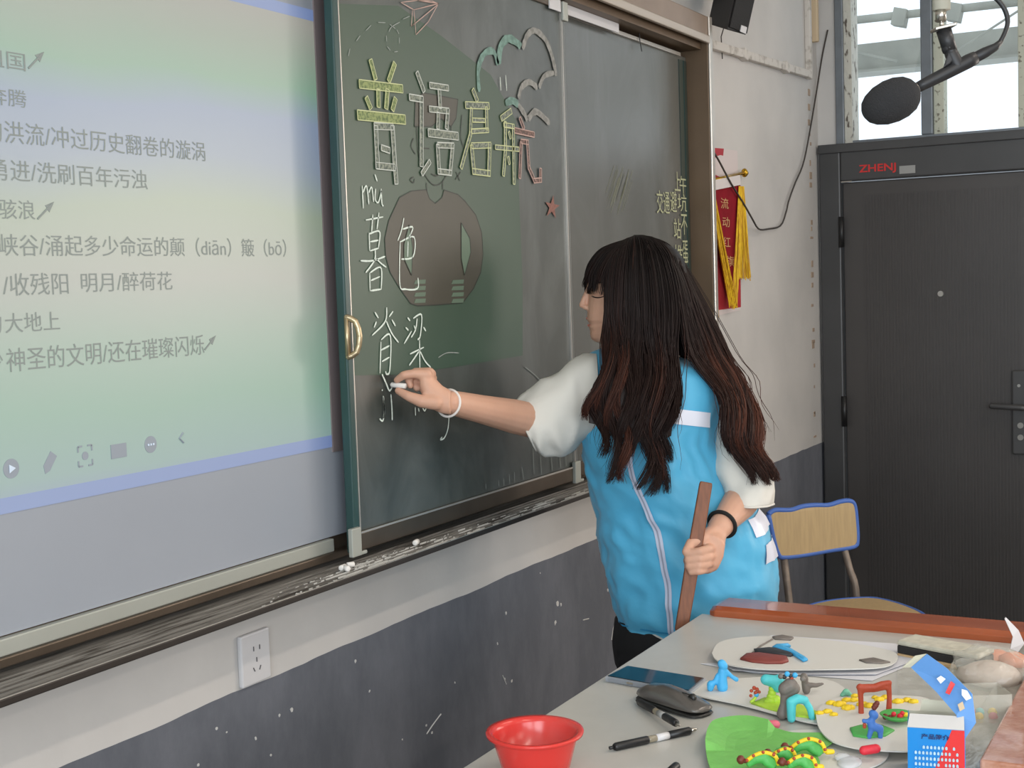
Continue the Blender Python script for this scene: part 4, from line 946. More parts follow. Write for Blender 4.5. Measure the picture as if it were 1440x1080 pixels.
# ---- papers and far plate
for i, (px, lb) in enumerate((([(985, 933), (1050, 930), (1090, 905), (1270, 920), (1282, 934), (1226, 957), (1140, 950), (1060, 946)], 'lowest white paper sheet under the far clay picture'), ([(1010, 925), (1085, 893), (1260, 905), (1288, 928), (1232, 948), (1100, 948), (1030, 942)], 'upper white paper sheet under the far clay picture'))):
    plate('paper_sheet', px, .0015 + i * .003, m_paper, lb, 'paper', thick=.0006)
far = smoothpx([(1001, 918), (1012, 903), (1045, 896), (1100, 895), (1180, 902), (1250, 914), (1262, 926), (1240, 938), (1160, 941), (1080, 941), (1032, 936), (1008, 928)])
pf = plate('clay_picture_board', far, .012, m_plate, 'large white board with a maroon and blue clay picture', 'picture')
def slab(pts, dz, th, m_, par, name='clay_relief', lb=None):
    q = [T(x, y, dz) for x, y in pts]; c = np.mean(q, 0)
    return mk(name, MB().loft([[p for p in q], [p + UP * th * .7 for p in q], [c + (p - c) * .85 + UP * th for p in q]]), m_, par, lb, smooth=True)
slab([(1041, 928), (1050, 921), (1066, 920), (1088, 923), (1106, 925), (1109, 931), (1100, 934), (1078, 934), (1058, 932)], .012, .005, k_mar, pf, lb='maroon clay shape')
slab([(1060, 915), (1080, 913), (1090, 914), (1104, 918), (1118, 921), (1112, 924), (1090, 921), (1062, 919)], .012, .005, k_blk, pf, lb='black clay shape')
slab([(1086, 912), (1092, 908), (1108, 907), (1112, 910), (1102, 912), (1114, 916), (1136, 929), (1130, 931), (1116, 922), (1098, 915)], .013, .005, k_blue, pf, lb='blue clay shape')
slab([(1086, 897), (1100, 895), (1116, 898), (1112, 901), (1090, 900)], .012, .004, k_grey, pf, lb='grey clay shape')
mk('clay_relief', MB().tube([T(1086, 899, .014), T(1070, 908, .014), T(1058, 918, .014)], .0016, 6), k_grey, pf)
slab([(1208, 929), (1228, 926), (1252, 932), (1240, 934), (1218, 933)], .012, .003, k_grey, pf)
# ---- plate with the blue person and the trees
pb = smoothpx([(969, 974), (975, 962), (1000, 957), (1050, 953), (1110, 951), (1160, 955), (1186, 966), (1198, 985), (1190, 1004), (1170, 1017), (1140, 1016), (1100, 1006), (1040, 990), (990, 980)])
pbo = plate('foam_plate', pb, .006, m_plate, 'white plate with blue, grey and aqua clay figures', 'plate')
slab([(1056, 990), (1075, 982), (1110, 985), (1145, 1000), (1168, 1008), (1165, 1014), (1120, 1008), (1080, 998)], .006, .0025, k_lime, pbo, lb='lime clay ground')
def figure(name, parts, m_, lb, vox=.0016, base=None, cat='clay figure', extra=()):
    F = base; loc = F.b
    th = thing(name, loc, lb, cat)
    mb = MB()
    for p in parts:
        pts, rr = p[0], p[1]
        mb.chain([F(*q) for q in pts], [r * F.s for r in (rr if hasattr(rr, '__len__') else [rr] * len(pts))], 10)
    mk('modelled_body', mb, m_, th, vox=vox, sm=2)
    for nm, ps, rr, mm in extra:
        e = MB()
        for q, r in zip(ps, rr if hasattr(rr, '__len__') else [rr] * len(ps)): e.ball(F(*q), r * F.s, n=10)
        mk(nm, e, mm, th, smooth=True)
    return th
F = Fr(1014, 971, .006)
figure('clay_person', [([(1016, 933), (1018, 936)], 6.5), ([(1016, 943), (1016, 966)], [6, 8]), ([(1010, 950), (1006, 958), (1000, 962)], [4, 3.5, 5]), ([(1000, 962), (999, 967)], [6, 5]), ([(1022, 944), (1030, 952), (1036, 956)], [3.5, 3, 3.5])], k_blue, 'sky-blue clay person standing on the plate by the phone', base=F)
F = Fr(1061, 988, .006)
figure('clay_plant', [([(1057, 987), (1060, 984), (1063, 980)], [3, 2.6, 2.2])], k_lime, 'tiny clay plant with red petals on the white plate', base=F, extra=[('red_petals', [(1057, 971), (1061, 967), (1065, 969), (1068, 973), (1063, 974), (1056, 978)], [2.6, 3, 2.8, 2.4, 3, 2.4], k_red), ('blue_bud', [(1064, 977)], [3.4], k_blue)])
F = Fr(1085, 988, .006)
figure('clay_tree', [([(1078, 955), (1090, 958), (1094, 965)], [8, 9, 9]), ([(1096, 957), (1100, 963)], [9, 7])], k_aqua, 'clay tree with lime trunk and aqua crown', base=F, extra=[('lime_trunk', [(1086, 968), (1086, 974), (1085, 980), (1084, 985), (1091, 985), (1080, 987)], [5, 6, 7, 8, 8, 6], k_lime), ('leaf_ball', [(1078, 957)], [6.0], k_lt)])
F = Fr(1100, 1007, .006)
figure('clay_tree', [([(1100, 1004), (1103, 990), (1105, 975)], [8, 6, 7]), ([(1105, 968), (1112, 964), (1117, 968), (1112, 974)], [10, 11, 9, 8])], k_grey, 'grey clay mushroom-shaped tree on the white plate', base=F, extra=[('knob', [(1099, 950), (1130, 955)], [4, 4], k_grey), ('blue_beads', [(1108, 947), (1119, 949)], [4, 4], k_blue), ('dark_beads', [(1104, 951), (1113, 950)], [3.5, 3], k_blk), ('red_bead', [(1114, 953)], [3], k_red)])
F = Fr(1134, 976, .006)
figure('clay_bird', [([(1131, 951), (1132, 955)], 5.5), ([(1131, 960), (1134, 970)], [4, 6]), ([(1136, 963), (1148, 964), (1157, 962)], [4, 3.4, 2])], k_grey, 'small grey clay bird at the rear of the white plate', base=F)
F = Fr(1124, 1012, .006)
figure('clay_arch', [([(1113, 1010), (1113, 990)], [6, 7]), ([(1113, 986), (1122, 982), (1132, 984)], [7, 7, 6]), ([(1132, 984), (1139, 996), (1142, 1010)], [5, 5, 4.5])], k_aqua, 'aqua clay arch at the near edge of the white plate', base=F)
F = Fr(1190, 979, .006)
figure('clay_leaf', [([(1184, 977), (1190, 973), (1196, 977)], [3, 5, 3])], k_lt, 'pale green clay lump between the two white plates', base=F)
# ---- round plate with gate and dog
pc = smoothpx([(1147, 1003), (1152, 1024), (1170, 1042), (1205, 1052), (1240, 1055), (1278, 1056), (1300, 1050), (1330, 1020), (1310, 985), (1270, 978), (1210, 979), (1165, 985)])
pco = plate('foam_plate', pc, .014, m_plate, 'round white plate with the red clay gate and blue dog', 'plate')
slab([(1195, 1025), (1210, 1021), (1240, 1021), (1258, 1028), (1245, 1036), (1220, 1039), (1200, 1036)], .014, .003, k_green, pco, lb='flat green clay lawn')
tu = [(1152, 1002, 5), (1163, 1000, 6), (1172, 1004, 5), (1168, 988, 6), (1180, 990, 8), (1192, 995, 8), (1190, 984, 6), (1200, 984, 6), (1212, 990, 7), (1222, 992, 7), (1236, 983, 6), (1245, 980, 6), (1262, 986, 7), (1275, 984, 6), (1284, 986, 6), (1230, 980, 4), (1202, 978, 5)]
for i, (x, y, r) in enumerate(tu):
    F = Fr(x, y + 2, .014)
    mk('yellow_tuft', MB().ball(F(x, y), r * F.s * 1.1, r * F.s * .9, r * F.s * .55, n=8).ball(F(x + r * .7, y + 1), r * F.s * .7, n=6).ball(F(x - r * .6, y + 1), r * F.s * .6, n=6), k_yel, pco, smooth=True)
F = Fr(1230, 1002, .014)
figure('clay_gate', [([(1211, 1004), (1211, 985), (1210, 964)], [4.2, 3.8, 4.4]), ([(1250, 998), (1251, 980), (1250, 962)], [4.2, 3.6, 4]), ([(1209, 965), (1230, 966), (1240, 962), (1251, 960)], [4.6, 5.4, 4.6, 4]), ([(1212, 969), (1230, 969), (1246, 966)], [4, 4, 4])], k_red, 'brick-red clay gate standing on the round plate', base=F)
F = Fr(1230, 1038, .014)
figure('clay_dog', [([(1228, 1003), (1230, 1005)], 6.2), ([(1226, 1012), (1226, 1020)], [5, 6]), ([(1226, 1020), (1236, 1024)], [6, 6]), ([(1226, 1022), (1222, 1037)], [4.2, 3.4]), ([(1238, 1024), (1238, 1037)], [5, 3.6]), ([(1222, 1013), (1215, 1013)], [3, 3]), ([(1219, 1014), (1215, 1012)], [2.5, 3])], k_dblue, 'blue clay dog in a brown cap on the round plate', base=F, extra=[('nose_patch', [(1216, 1021), (1216, 1018)], [2.8, 2.6], k_red), ('cap', [(1230, 994), (1232, 991), (1234, 988)], [4, 4.4, 3.8], k_brown)])
F = Fr(1260, 1015, .014); bo_ = F.b
th = thing('clay_bowl', bo_, 'green clay bowl filled with tiny clay fruit', 'clay bowl')
rr = 24 * F.s
mk('bowl', MB().loft([[F(1262, 1013) + A(r * math.cos(2 * PI * k / 24), r * math.sin(2 * PI * k / 24), z) for k in range(24)] for r, z in ((rr * .3, 0), (rr * .7, .003), (rr, .009), (rr * .94, .0098), (rr * .5, .006), (rr * .1, .005))]), k_green, th, smooth=True)
for x, y, r, mm, nm in ((1245, 1007, 4.5, k_brown, 'brown_bean'), (1252, 1008, 3.6, k_brown, 'brown_bean'), (1257, 1004, 3.8, k_crim, 'red_fruit'), (1266, 1008, 5, k_crim, 'red_fruit'), (1257, 1010, 3.6, k_green, 'green_fruit'), (1274, 1006, 4.4, k_yel, 'yellow_fruit'), (1269, 1003, 3.4, k_crim, 'red_fruit')):
    mk(nm, MB().ball(F(x, y), r * F.s, n=8), mm, th, smooth=True)
# ---- near plate: green lawn with four spotted creatures
pd_ = smoothpx([(1062, 1090), (1060, 1060), (1080, 1035), (1130, 1026), (1190, 1030), (1238, 1048), (1250, 1058), (1240, 1072), (1205, 1088), (1180, 1110), (1110, 1120)])
pdo = plate('foam_plate', pd_, .004, m_plate, 'white plate at the near desk edge below the round one', 'plate')
gl_ = smoothpx([(992, 1052), (996, 1034), (1008, 1022), (1048, 1017), (1085, 1024), (1115, 1032), (1160, 1033), (1172, 1044), (1150, 1060), (1150, 1085), (1090, 1120), (1020, 1115), (998, 1080)])
def lift(p, c, t, j): return .012 * max(0, t - .6) / .4 * (1 if j < .3 else .2)
gpl = plate('green_clay_plate', gl_, .008, k_green if False else clay('bright_green_clay_sheet', (120, 192, 96)), 'bright green clay sheet carrying spotted clay dinosaurs', 'clay sheet', curl=lift)
def dino(x0, y0, L, lb, tail=True):
    F = Fr(x0 + L / 2, y0 + 8, .012); th = thing('clay_dinosaur', F.b, lb, 'clay figure', 'spotted clay dinosaurs')
    H = L * .28
    mk('green_body', MB().chain([F(x0 + 4, y0 + 3, 0), F(x0 + L * .25, y0 - H * .3, 0), F(x0 + L * .5, y0 - H * .4), F(x0 + L * .8, y0 + 4)], [5, 8, 9, 5][0:4] and [q * F.s for q in (5, 7.5, 8.5, 5)], 10).chain([F(x0 + L * .55, y0, -3), F(x0 + L * .7, y0 + 6, -4)], [7 * F.s, 5 * F.s], 10), k_green, th, vox=.0016, sm=2)
    cv = cr([F(x0, y0 - 2, -2), F(x0 + L * .2, y0 - H * .65, -3), F(x0 + L * .5, y0 - H * .95, -3), F(x0 + L * .8, y0 - H * .5, -3), F(x0 + L * .88, y0 + 5, -4)], 14)
    st_ = mk('yellow_stripe', MB().tube(cv, 3.0 * F.s, 8), k_yel, th, smooth=True)
    for k in (0, 3, 6, 9, 12): mk('red_spot', MB().ball(cv[k] - DH * 2.2 * F.s + UP * 1.4 * F.s, 2.5 * F.s, n=8), k_red, th, smooth=True)
    mk('brown_head', MB().ball(F(x0 - 8, y0 - 3, 0), 7 * F.s, 6 * F.s, 6.4 * F.s, n=10).ball(F(x0 - 2, y0 - 1, 0), 3.5 * F.s, n=8), k_brown, th, smooth=True)
    if tail: mk('yellow_tail', MB().capsule(F(x0 + L * .95, y0 + 6), F(x0 + L * 1.08, y0 + 6), 4 * F.s, 3.6 * F.s), k_yel, th, smooth=True)
dino(1112, 1052, 54, 'spotted clay dinosaur farthest up the green sheet with yellow tail'); dino(1088, 1061, 34, 'smallest spotted clay dinosaur, in the middle of the green sheet', False)
dino(1050, 1070, 50, 'spotted clay dinosaur leftmost on the green sheet', False); dino(1108, 1073, 44, 'spotted clay dinosaur nearest the clear blob with yellow tail')
q = T(1195, 1072, .006); mk('glue_blob', MB().ball(q, .022, .016, .006, n=16).ball(q + A(.01, .012, .002), .012, .012, .005, n=12), mat('clear_glossy_blob', (225, 228, 232), .08, alpha=.55), None, 'clear shiny blob on the near white plate', 'blob', smooth=True)
# loose lumps
q = T(1084, 1019, .007); mk('clay_lump', MB().capsule(q - RH * .007, q + RH * .007, .0065), k_pink, None, 'pink clay roll lying between the two plates', 'clay lump', smooth=True)
F = Fr(1222, 1058, .015); mk('clay_lump', MB().capsule(F(1215, 1055), F(1232, 1053), 6.5 * F.s), k_crim, None, 'crimson clay roll at the rim of the round plate', 'clay lump', smooth=True)

# ---------------------------------------------------------------- blue and red box
m_bx = mat('box_blue_print', (0, 128, 205), .35); m_bxr = mat('box_red_print', (214, 40, 40), .35); m_bxw = mat('box_white_card', (206, 204, 202), .55); m_bxd = mat('box_inside', (58, 48, 46), .8); m_flap = mat('flap_light_blue_print', (96, 150, 214), .4, var=.08, vscale=20); m_cream = mat('cream_card', (206, 202, 180), .6)
m_ink = mat('box_dark_blue_ink', (14, 40, 96), .5); m_tiny = mat('box_small_print', (190, 222, 236), .5)
bl_ = T(1277, 1100); sB = SC(bl_)
e1 = RH * .956 + DH * -.292; e1 /= np.linalg.norm(e1); e2 = np.cross(UP, e1)
if np.dot(e2, DH) < 0: e2 = -e2
Wb = 76 * sB; Hb = 92 * sB; Db = .072
def X(u, h, v=0.0): return bl_ + e1 * u * Wb + UP * h * Hb + e2 * v * Db
bx = thing('cardboard_box', X(.5, 0, .5), 'open blue and red clay box with white print and raised flap', 'box')
def face(name, P, m_, par, th=.0008, lb=None):
    P = [np.array(p) for p in P]; n_ = np.cross(P[1] - P[0], P[2] - P[1]); n_ /= np.linalg.norm(n_)
    return mk(name, MB().poly(P, n_ * th), m_, par, lb)
ff = face('front_wall', [X(0, 0), X(1, 0), X(1, .86), X(0, .86)], m_bx, bx)
wt = .0012
eN = -e2 * .0014
face('red_print', [X(.36, 0) + eN, X(1, 0) + eN, X(1, .86) + eN, X(.78, .86) + eN], m_bxr, ff, -.0003)
face('front_top_strip', [X(0, .86), X(1, .86), X(1, .99, .30), X(0.04, .99, .30)], m_bxw, bx)
face('side_wall', [X(1, 0), X(1, 0, 1), X(1, .86, 1), X(1, .86)], m_bx, bx)
face('side_wall', [X(0, 0), X(0, 0, 1), X(0, .86, 1), X(0, .86)], m_bx, bx)
face('back_wall', [X(0, 0, 1), X(1, 0, 1), X(1, .86, 1), X(0, .86, 1)], m_cream, bx)
face('inner_tray', [X(.03, .80, .03), X(.97, .80, .03), X(.97, .80, .97), X(.03, .80, .97)], m_bxd, bx)
face('back_flap', [X(.22, .86, 1), X(.85, .86, 1), X(.80, 1.02, 1.05), X(.26, 1.04, 1.05)], m_cream, bx)
def Bx(x, y, d=0.0): return bl_ + RH * (x - 1277) * sB + UP * ((1100 - y)) * sB + DH * d
fl_ = face('raised_flap', [Bx(1302, 955, .06), Bx(1322, 933, .05), Bx(1343, 948, .03), Bx(1370, 978, .005), Bx(1373, 1018, .0), Bx(1353, 1045, -.002), Bx(1346, 1006, .0), Bx(1328, 982, .03)], m_flap, bx, .001)
face('flap_edge', [Bx(1290, 955, .062), Bx(1302, 955, .062), Bx(1322, 933, .052), Bx(1308, 938, .06)], m_cream, bx)
m_flw = mat('flap_white_print', (226, 232, 236), .5)
nF = -DH * .0025
def mark(pts, m_, nm='flap_print'): face(nm, [Bx(x, y, d) + nF for x, y, d in pts], m_, bx, .0004)
mark([(1328, 962, .030), (1334, 958, .030), (1340, 962, .027), (1333, 969, .028)], m_flw)
mark([(1336, 979, .018), (1344, 962, .018), (1349, 966, .015), (1341, 981, .015)], m_bxr)
mark([(1355, 970, .006), (1362, 972, .004), (1367, 982, .001), (1360, 986, .003), (1355, 979, .006)], m_flw)
mark([(1347, 990, .0), (1354, 986, .0), (1357, 996, .0), (1350, 1000, .0)], m_yel)
a = X(.24, .70) + eN * 2
text_on('box_lettering', '产品简介', a, e1, UP, m_ink, ff, width=Wb * .50, height=Hb * .085, bold=.03)
tp = MB()
for r_ in range(7):
    for c__ in range(12):
        if (r_ == 0 and (c__ < 2 or c__ > 10)) or random.random() < .1: continue
        o_ = X(.13 + c__ * .066 + (r_ == 0) * .01, .575 - r_ * .088) + eN * 2.2
        tp.obox(o_ + e1 * .0010, e1 * .0013, e2 * .0002, UP * .0016).obox(o_ + e1 * .0010 + UP * .0003, e1 * .0005, e2 * .0002, UP * .0022)
mk('small_print', tp, m_tiny, ff, kind='stuff')

# ---------------------------------------------------------------- plastic bag and clear tub
m_bag = mat('clear_crinkled_plastic', (205, 203, 192), .16, alpha=.22, bump=.9, bscale=14, spec=.8); m_or = mat('orange_clay_lump', (226, 140, 104), .6)
def crumple(c, rx, ry, rz, seed, amp=.28, n=26):
    rings = []
    for i in range(n // 2 + 1):
        a = max(.03, min(PI - .03, PI * i / (n // 2))); ring = []
        for j in range(n):
            b_ = 2 * PI * j / n; d_ = A(math.sin(a) * math.cos(b_), math.sin(a) * math.sin(b_), -math.cos(a))
            k_ = 1 + amp * noise.noise(Vector(d_ * 2.2) + Vector((seed, 0, 0))) + amp * .5 * noise.noise(Vector(d_ * 6) + Vector((seed, 3, 0)))
            p = A(d_[0] * rx * k_, d_[1] * ry * k_, d_[2] * rz * k_); ring.append(c + p)
        rings.append(ring)
    v = MB().loft(rings)
    v.v = [(p[0], p[1], max(p[2], TZ + .001)) for p in v.v]
    return v
bagc = T(1372, 955)
bag = thing('plastic_bag', bagc, 'clear crumpled plastic bag holding orange clay behind the box', 'bag')
bagc = T(1392, 965, 0) + UP * .026
mk('film', crumple(bagc, .060, .060, .036, 3.1), m_bag, bag)
mk('film_knot', MB().poly([Fr(1425, 900, .06)(x, y, d) for x, y, d in ((1420, 912, 0), (1424, 895, 0), (1414, 870, 4), (1416, 868, 5), (1432, 886, 0), (1440, 905, 0), (1432, 918, 3))], -DH * .002), mat('white_film', (226, 222, 222), .3, alpha=.8), bag)
for x, y, r in ((1400, 925, 17), (1425, 930, 18), (1382, 930, 9)): 
    F = Fr(x, y + 8, 0); mk('orange_clay', crumple(F(x, y + 2), r * F.s * 1.3, r * F.s * 1.3, r * F.s * .8, x, .15, 16), m_or, bag, smooth=True)
F = Fr(1388, 962); mk('beige_clay', crumple(F(1392, 950), .04, .05, .022, 5, .1, 16), clay('beige_clay', (206, 190, 178)), bag, smooth=True)
F = Fr(1365, 945); mk('dark_clay', crumple(F(1362, 935), .012, .022, .012, 9, .1, 12), clay('dull_grey_clay', (130, 128, 124)), bag, smooth=True)
# clear tub
m_tub = mat('clear_tub_plastic', (214, 212, 200), .12, alpha=.30, spec=.8)
tq = T(1385, 1012); tub = thing('clear_tub', tq, 'clear rectangular plastic tub with small clay bits beside the box', 'tub')
sT = SC(tq)
def Tb(u, v, h): return tq + RH * u + DH * v + UP * h
def wall4(nm, P): face(nm, P, m_tub, tub, .0012)
w_, d_, h_ = .028, .03, .046
wall4('tub_wall', [Tb(-w_, -d_, 0), Tb(w_, -d_, 0), Tb(w_, -d_, h_), Tb(-w_, -d_, h_)]); wall4('tub_wall', [Tb(-w_, d_, 0), Tb(w_, d_, 0), Tb(w_, d_, h_), Tb(-w_, d_, h_)])
wall4('tub_wall', [Tb(-w_, -d_, 0), Tb(-w_, d_, 0), Tb(-w_, d_, h_), Tb(-w_, -d_, h_)]); wall4('tub_wall', [Tb(w_, -d_, 0), Tb(w_, d_, 0), Tb(w_, d_, h_), Tb(w_, -d_, h_)]); wall4('tub_floor', [Tb(-w_, -d_, .001), Tb(w_, -d_, .001), Tb(w_, d_, .001), Tb(-w_, d_, .001)])
for u, v, mm in ((-.012, -.01, k_yel), (.008, -.012, k_pink), (-.004, .01, k_aqua), (.014, .008, k_yel), (-.016, .012, k_crim)): mk('clay_bit', MB().ball(Tb(u, v, .008), .007, n=8), mm, tub, smooth=True)
# clear film lying beside it
fm = []
for i in range(9):
    fm.append([T(1262 + j * 11, 940 + i * 6, .004 + .010 * abs(noise.noise(Vector((i * .7, j * .8, 2))))) for j in range(9)])
mk('plastic_film', MB().loft(fm, cap=False, closed=False), m_bag, None, 'sheet of clear plastic film lying behind the box', 'film')
# ---------------------------------------------------------------- the person writing on the board
D0 = 2.95; PX = D0 / FPX
m_skin = mat('skin', (208, 162, 138), .5, var=.05, vscale=14, sss=.12, spec=.35)
m_lip = mat('lips', (196, 116, 104), .45); m_lash = mat('dark_lash', (34, 22, 20), .6); m_nail = mat('nail', (226, 170, 156), .3)
m_vest = mat('sky_blue_vest_fabric', (82, 176, 216), .55, var=.07, vscale=5, bump=.4, bscale=10, sheen=.15)
m_tee = mat('white_cotton', (214, 211, 203), .85, bump=.25, bscale=10)
m_pant = mat('black_trousers', (20, 20, 22), .8)
m_refl = mat('silver_white_reflective_tape', (226, 228, 240), .35)
m_zip = mat('white_zip_tape', (196, 202, 222), .5); m_zipd = mat('zip_teeth', (150, 156, 176), .4)
def Q(x, y, d=0.0): return at(x, y, D0 + d)
fx_, fd_ = -RH, DH          # profile: the face looks to the left of the view
person = thing('person', (float(Q(960, 600)[0]), float(Q(960, 600)[1]), 0), 'young woman with long dark hair in a blue vest writing on the chalkboard', 'person')

# head as horizontal rings traced from the profile
HR = [(337, 884, 912, 14), (343, 862, 932, 32), (353, 846, 948, 42), (368, 834, 958, 47), (384, 827, 962, 49), (398, 825, 962, 49.5), (408, 827.5, 960, 49), (416, 827.5, 957, 48), (426, 826, 953, 47), (436, 826, 947, 45), (443, 825.5, 941, 43), (448, 825, 936, 41), (453, 829.5, 930, 39), (458, 827.5, 924, 37), (463, 830, 917, 34), (468, 829.5, 910, 31), (474, 831, 900, 26), (479, 836, 890, 19), (483, 845, 880, 9)]
def head_pt(y, ph, off=0.0):
    ys = [r[0] for r in HR]; xf = np.interp(y, ys, [r[1] for r in HR]); xb = np.interp(y, ys, [r[2] for r in HR]); hw = np.interp(y, ys, [r[3] for r in HR])
    xm = xf + .55 * (xb - xf); a = (xm - xf) if math.cos(ph) > 0 else (xb - xm)
    e = 2 / 2.25 if math.cos(ph) > 0 else 1.0
    c, s_ = math.cos(ph), math.sin(ph)
    cx_ = math.copysign(abs(c) ** e, c); sx_ = math.copysign(abs(s_) ** e, s_)
    return Q(xm, y) - RH * (a * PX + off) * cx_ - DH * (hw * PX + off) * sx_
body = MB()
body.loft([[head_pt(r[0], 2 * PI * k / 40) for k in range(40)] for r in HR])
# nose, lips volume, chin
body.chain([Q(829, 404), Q(823.5, 416), Q(820, 425), Q(818.5, 429)], [4 * PX, 4.2 * PX, 4.6 * PX, 4.4 * PX], 10)
body.chain([Q(822, 432, -.006), Q(828, 434, -.010)], [3.6 * PX, 2.5 * PX], 8).chain([Q(822, 432, .006), Q(828, 434, .010)], [3.6 * PX, 2.5 * PX], 8)
body.ball(Q(839, 474), 7 * PX, 9 * PX, 6 * PX)
# ear (under the hair)
body.ball(Q(898, 425, -.074), 8 * PX, 3 * PX, 13 * PX)
# neck, torso core
def ell(c, a, b, yaw=0.0, n=28, tiltx=0.0):
    r = RH * math.cos(yaw) - DH * math.sin(yaw); d = DH * math.cos(yaw) + RH * math.sin(yaw)
    return [c + r * a * math.cos(2 * PI * k / n) + d * b * math.sin(2 * PI * k / n) + UP * tiltx * math.cos(2 * PI * k / n) for k in range(n)]
body.loft([ell(Q(880, 452), .050, .050), ell(Q(884, 480), .048, .048), ell(Q(893, 505, .0), .055, .052), ell(Q(900, 520), .10, .07)])
YAWB = math.radians(27)
tor = [(512, 900, 44, .055), (528, 905, 70, .080), (560, 912, 92, .095), (620, 918, 88, .10), (700, 935, 78, .085), (780, 955, 84, .095), (850, 965, 96, .105), (900, 965, 92, .10)]
body.loft([ell(Q(cx_, y), hw * PX, hd, YAWB) for y, cx_, hw, hd in tor])
# right arm (towards the board)
sh = Q(838, 540, .02); el = Q(752, 592, -.04)
hand_c = A(*P1(549, 541)); dh = depth_of(hand_c) - D0      # chalk tip on the board
wr_ = at(634, 566, D0 + dh + .025)
def taper(mb, pts, rads, n=16):
    mb.tube(cr(pts, len(pts) * 4), list(np.interp(np.linspace(0, 1, len(pts) * 4), np.linspace(0, 1, len(rads)), rads)), n)
    mb.ball(pts[0], rads[0], n=12); mb.ball(pts[-1], rads[-1], n=12); return mb
taper(body, [Q(860, 535, .02), sh, (sh + el) / 2 + UP * -.004, el], [.05, .048, .043, .038])
taper(body, [el, el * .72 + wr_ * .28, el * .35 + wr_ * .65, wr_], [.038, .036, .029, .0235])
# right hand, pinching chalk
DHn = D0 + dh
def Hn(x, y, d): return at(x, y, DHn + d)
s2 = DHn / FPX
body.loft([[Hn(x, y, 0) + p for p in [CRv * a * math.cos(t) + DH * b * math.sin(t) for t in np.linspace(0, 2 * PI, 16, endpoint=False) for CRv in [-CD]]] for x, y, a, b in ((634, 566, .0235, .018), (622, 562, .027, .019), (611, 554, .032, .021), (603, 546, .035, .023), (597, 540, .031, .023), (591, 536, .020, .018))])
idx = [Hn(600, 527, -.010), Hn(582, 525.5, -.016), Hn(568, 527.5, -.018), Hn(558, 534.5, -.010)]
body.chain(idx, [.0115, .0092, .0085, .0066], 12)
thb = [Hn(612, 566, -.014), Hn(592, 564, -.022), Hn(574, 557, -.022), Hn(560, 549.5, -.012)]
body.chain(thb, [.0150, .0125, .0095, .0072], 12)
mid = [Hn(604, 524, .006), Hn(584, 523.5, .004), Hn(574, 532, .002), Hn(577, 542, -.001)]
rin = [Hn(606, 526, .018), Hn(590, 528, .018), Hn(580, 536, .016), Hn(586, 546, .012)]
lit = [Hn(608, 532, .028), Hn(597, 533, .029), Hn(588, 540, .027), Hn(594, 548, .022)]
for f_ in (mid, rin): body.chain(f_, [.0105, .0088, .0080, .0068], 12)
body.chain(lit, [.0095, .0078, .0070, .0062], 12)
# left arm bent, hand holding the stick
sL = Q(1005, 552, -.01); eL = Q(1054, 690, -.085); wL = Q(1010, 744, -.21)
taper(body, [Q(985, 545, .0), sL, (sL + eL) / 2 + RH * .006, eL], [.05, .048, .042, .037])
taper(body, [eL, eL * .65 + wL * .35, eL * .3 + wL * .7, wL], [.037, .036, .028, .0235])
DL = D0 - .265
def Hl(x, y, d=0.0): return at(x, y, DL + d)
def slab_ring(c, ux, hx, uy, hy, n=16): return [c + ux * hx * math.cos(2 * PI * k / n) + uy * hy * math.sin(2 * PI * k / n) for k in range(n)]
ax_ = Hl(993, 780, .012) - wL; ax_ /= np.linalg.norm(ax_)
nx = RH - ax_ * np.dot(RH, ax_); nx /= np.linalg.norm(nx); nz = np.cross(ax_, nx)
cs = [wL, wL + ax_ * .02, Hl(1001, 762, .022), Hl(996, 776, .022), Hl(990, 792, .022), Hl(987, 801, .022)]
body.loft([slab_ring(c, nx, a, nz, b) for c, a, b in zip(cs, (.021, .023, .028, .032, .030, .018), (.018, .019, .021, .021, .019, .012))])
for i, (y0, y1, xr, xl, rr) in enumerate(((771, 778, 1000, 969, .0098), (782, 787.5, 1001, 968, .0096), (792, 796.5, 999, 969, .0090), (801, 804.5, 993, 972, .0080))):
    body.chain([Hl(xr, y0, .016), Hl(xr - 4, y0 + 1, -.010), Hl((xr + xl) / 2, (y0 + y1) / 2 + 1, -.017), Hl(xl, y1, -.010), Hl(xl - 2, y1 + 1, .008), Hl(xl + 8, y1 + 1, .016)], [rr, rr * .98, rr * .92, rr * .88, rr * .84, rr * .8], 12)
body.chain([wL, Hl(990, 758, .018), Hl(972, 764, .006), Hl(965, 776, -.008)], [.018, .0150, .0110, .0088], 12)
# legs
hipL, hipR = Q(930, 905), Q(996, 905)
for hp, sx in ((hipL, -1), (hipR, 1)):
    ft = A(hp[0], hp[1], 0); kn = A(hp[0], hp[1], .46) + DH * -.015
    taper(body, [hp + UP * .02, (hp + kn) / 2, kn, (kn + ft) / 2 + DH * .02 + UP * .0, ft + UP * .09], [.085, .072, .050, .047, .034])
    body.chain([ft + UP * .05 + DH * .02, ft + UP * .04 - DH * .05 - RH * .06, ft + UP * .03 - DH * .08 - RH * .11], [.038, .036, .026], 12)
mk('body', body, m_skin, person, vox=.0027, sm=3)
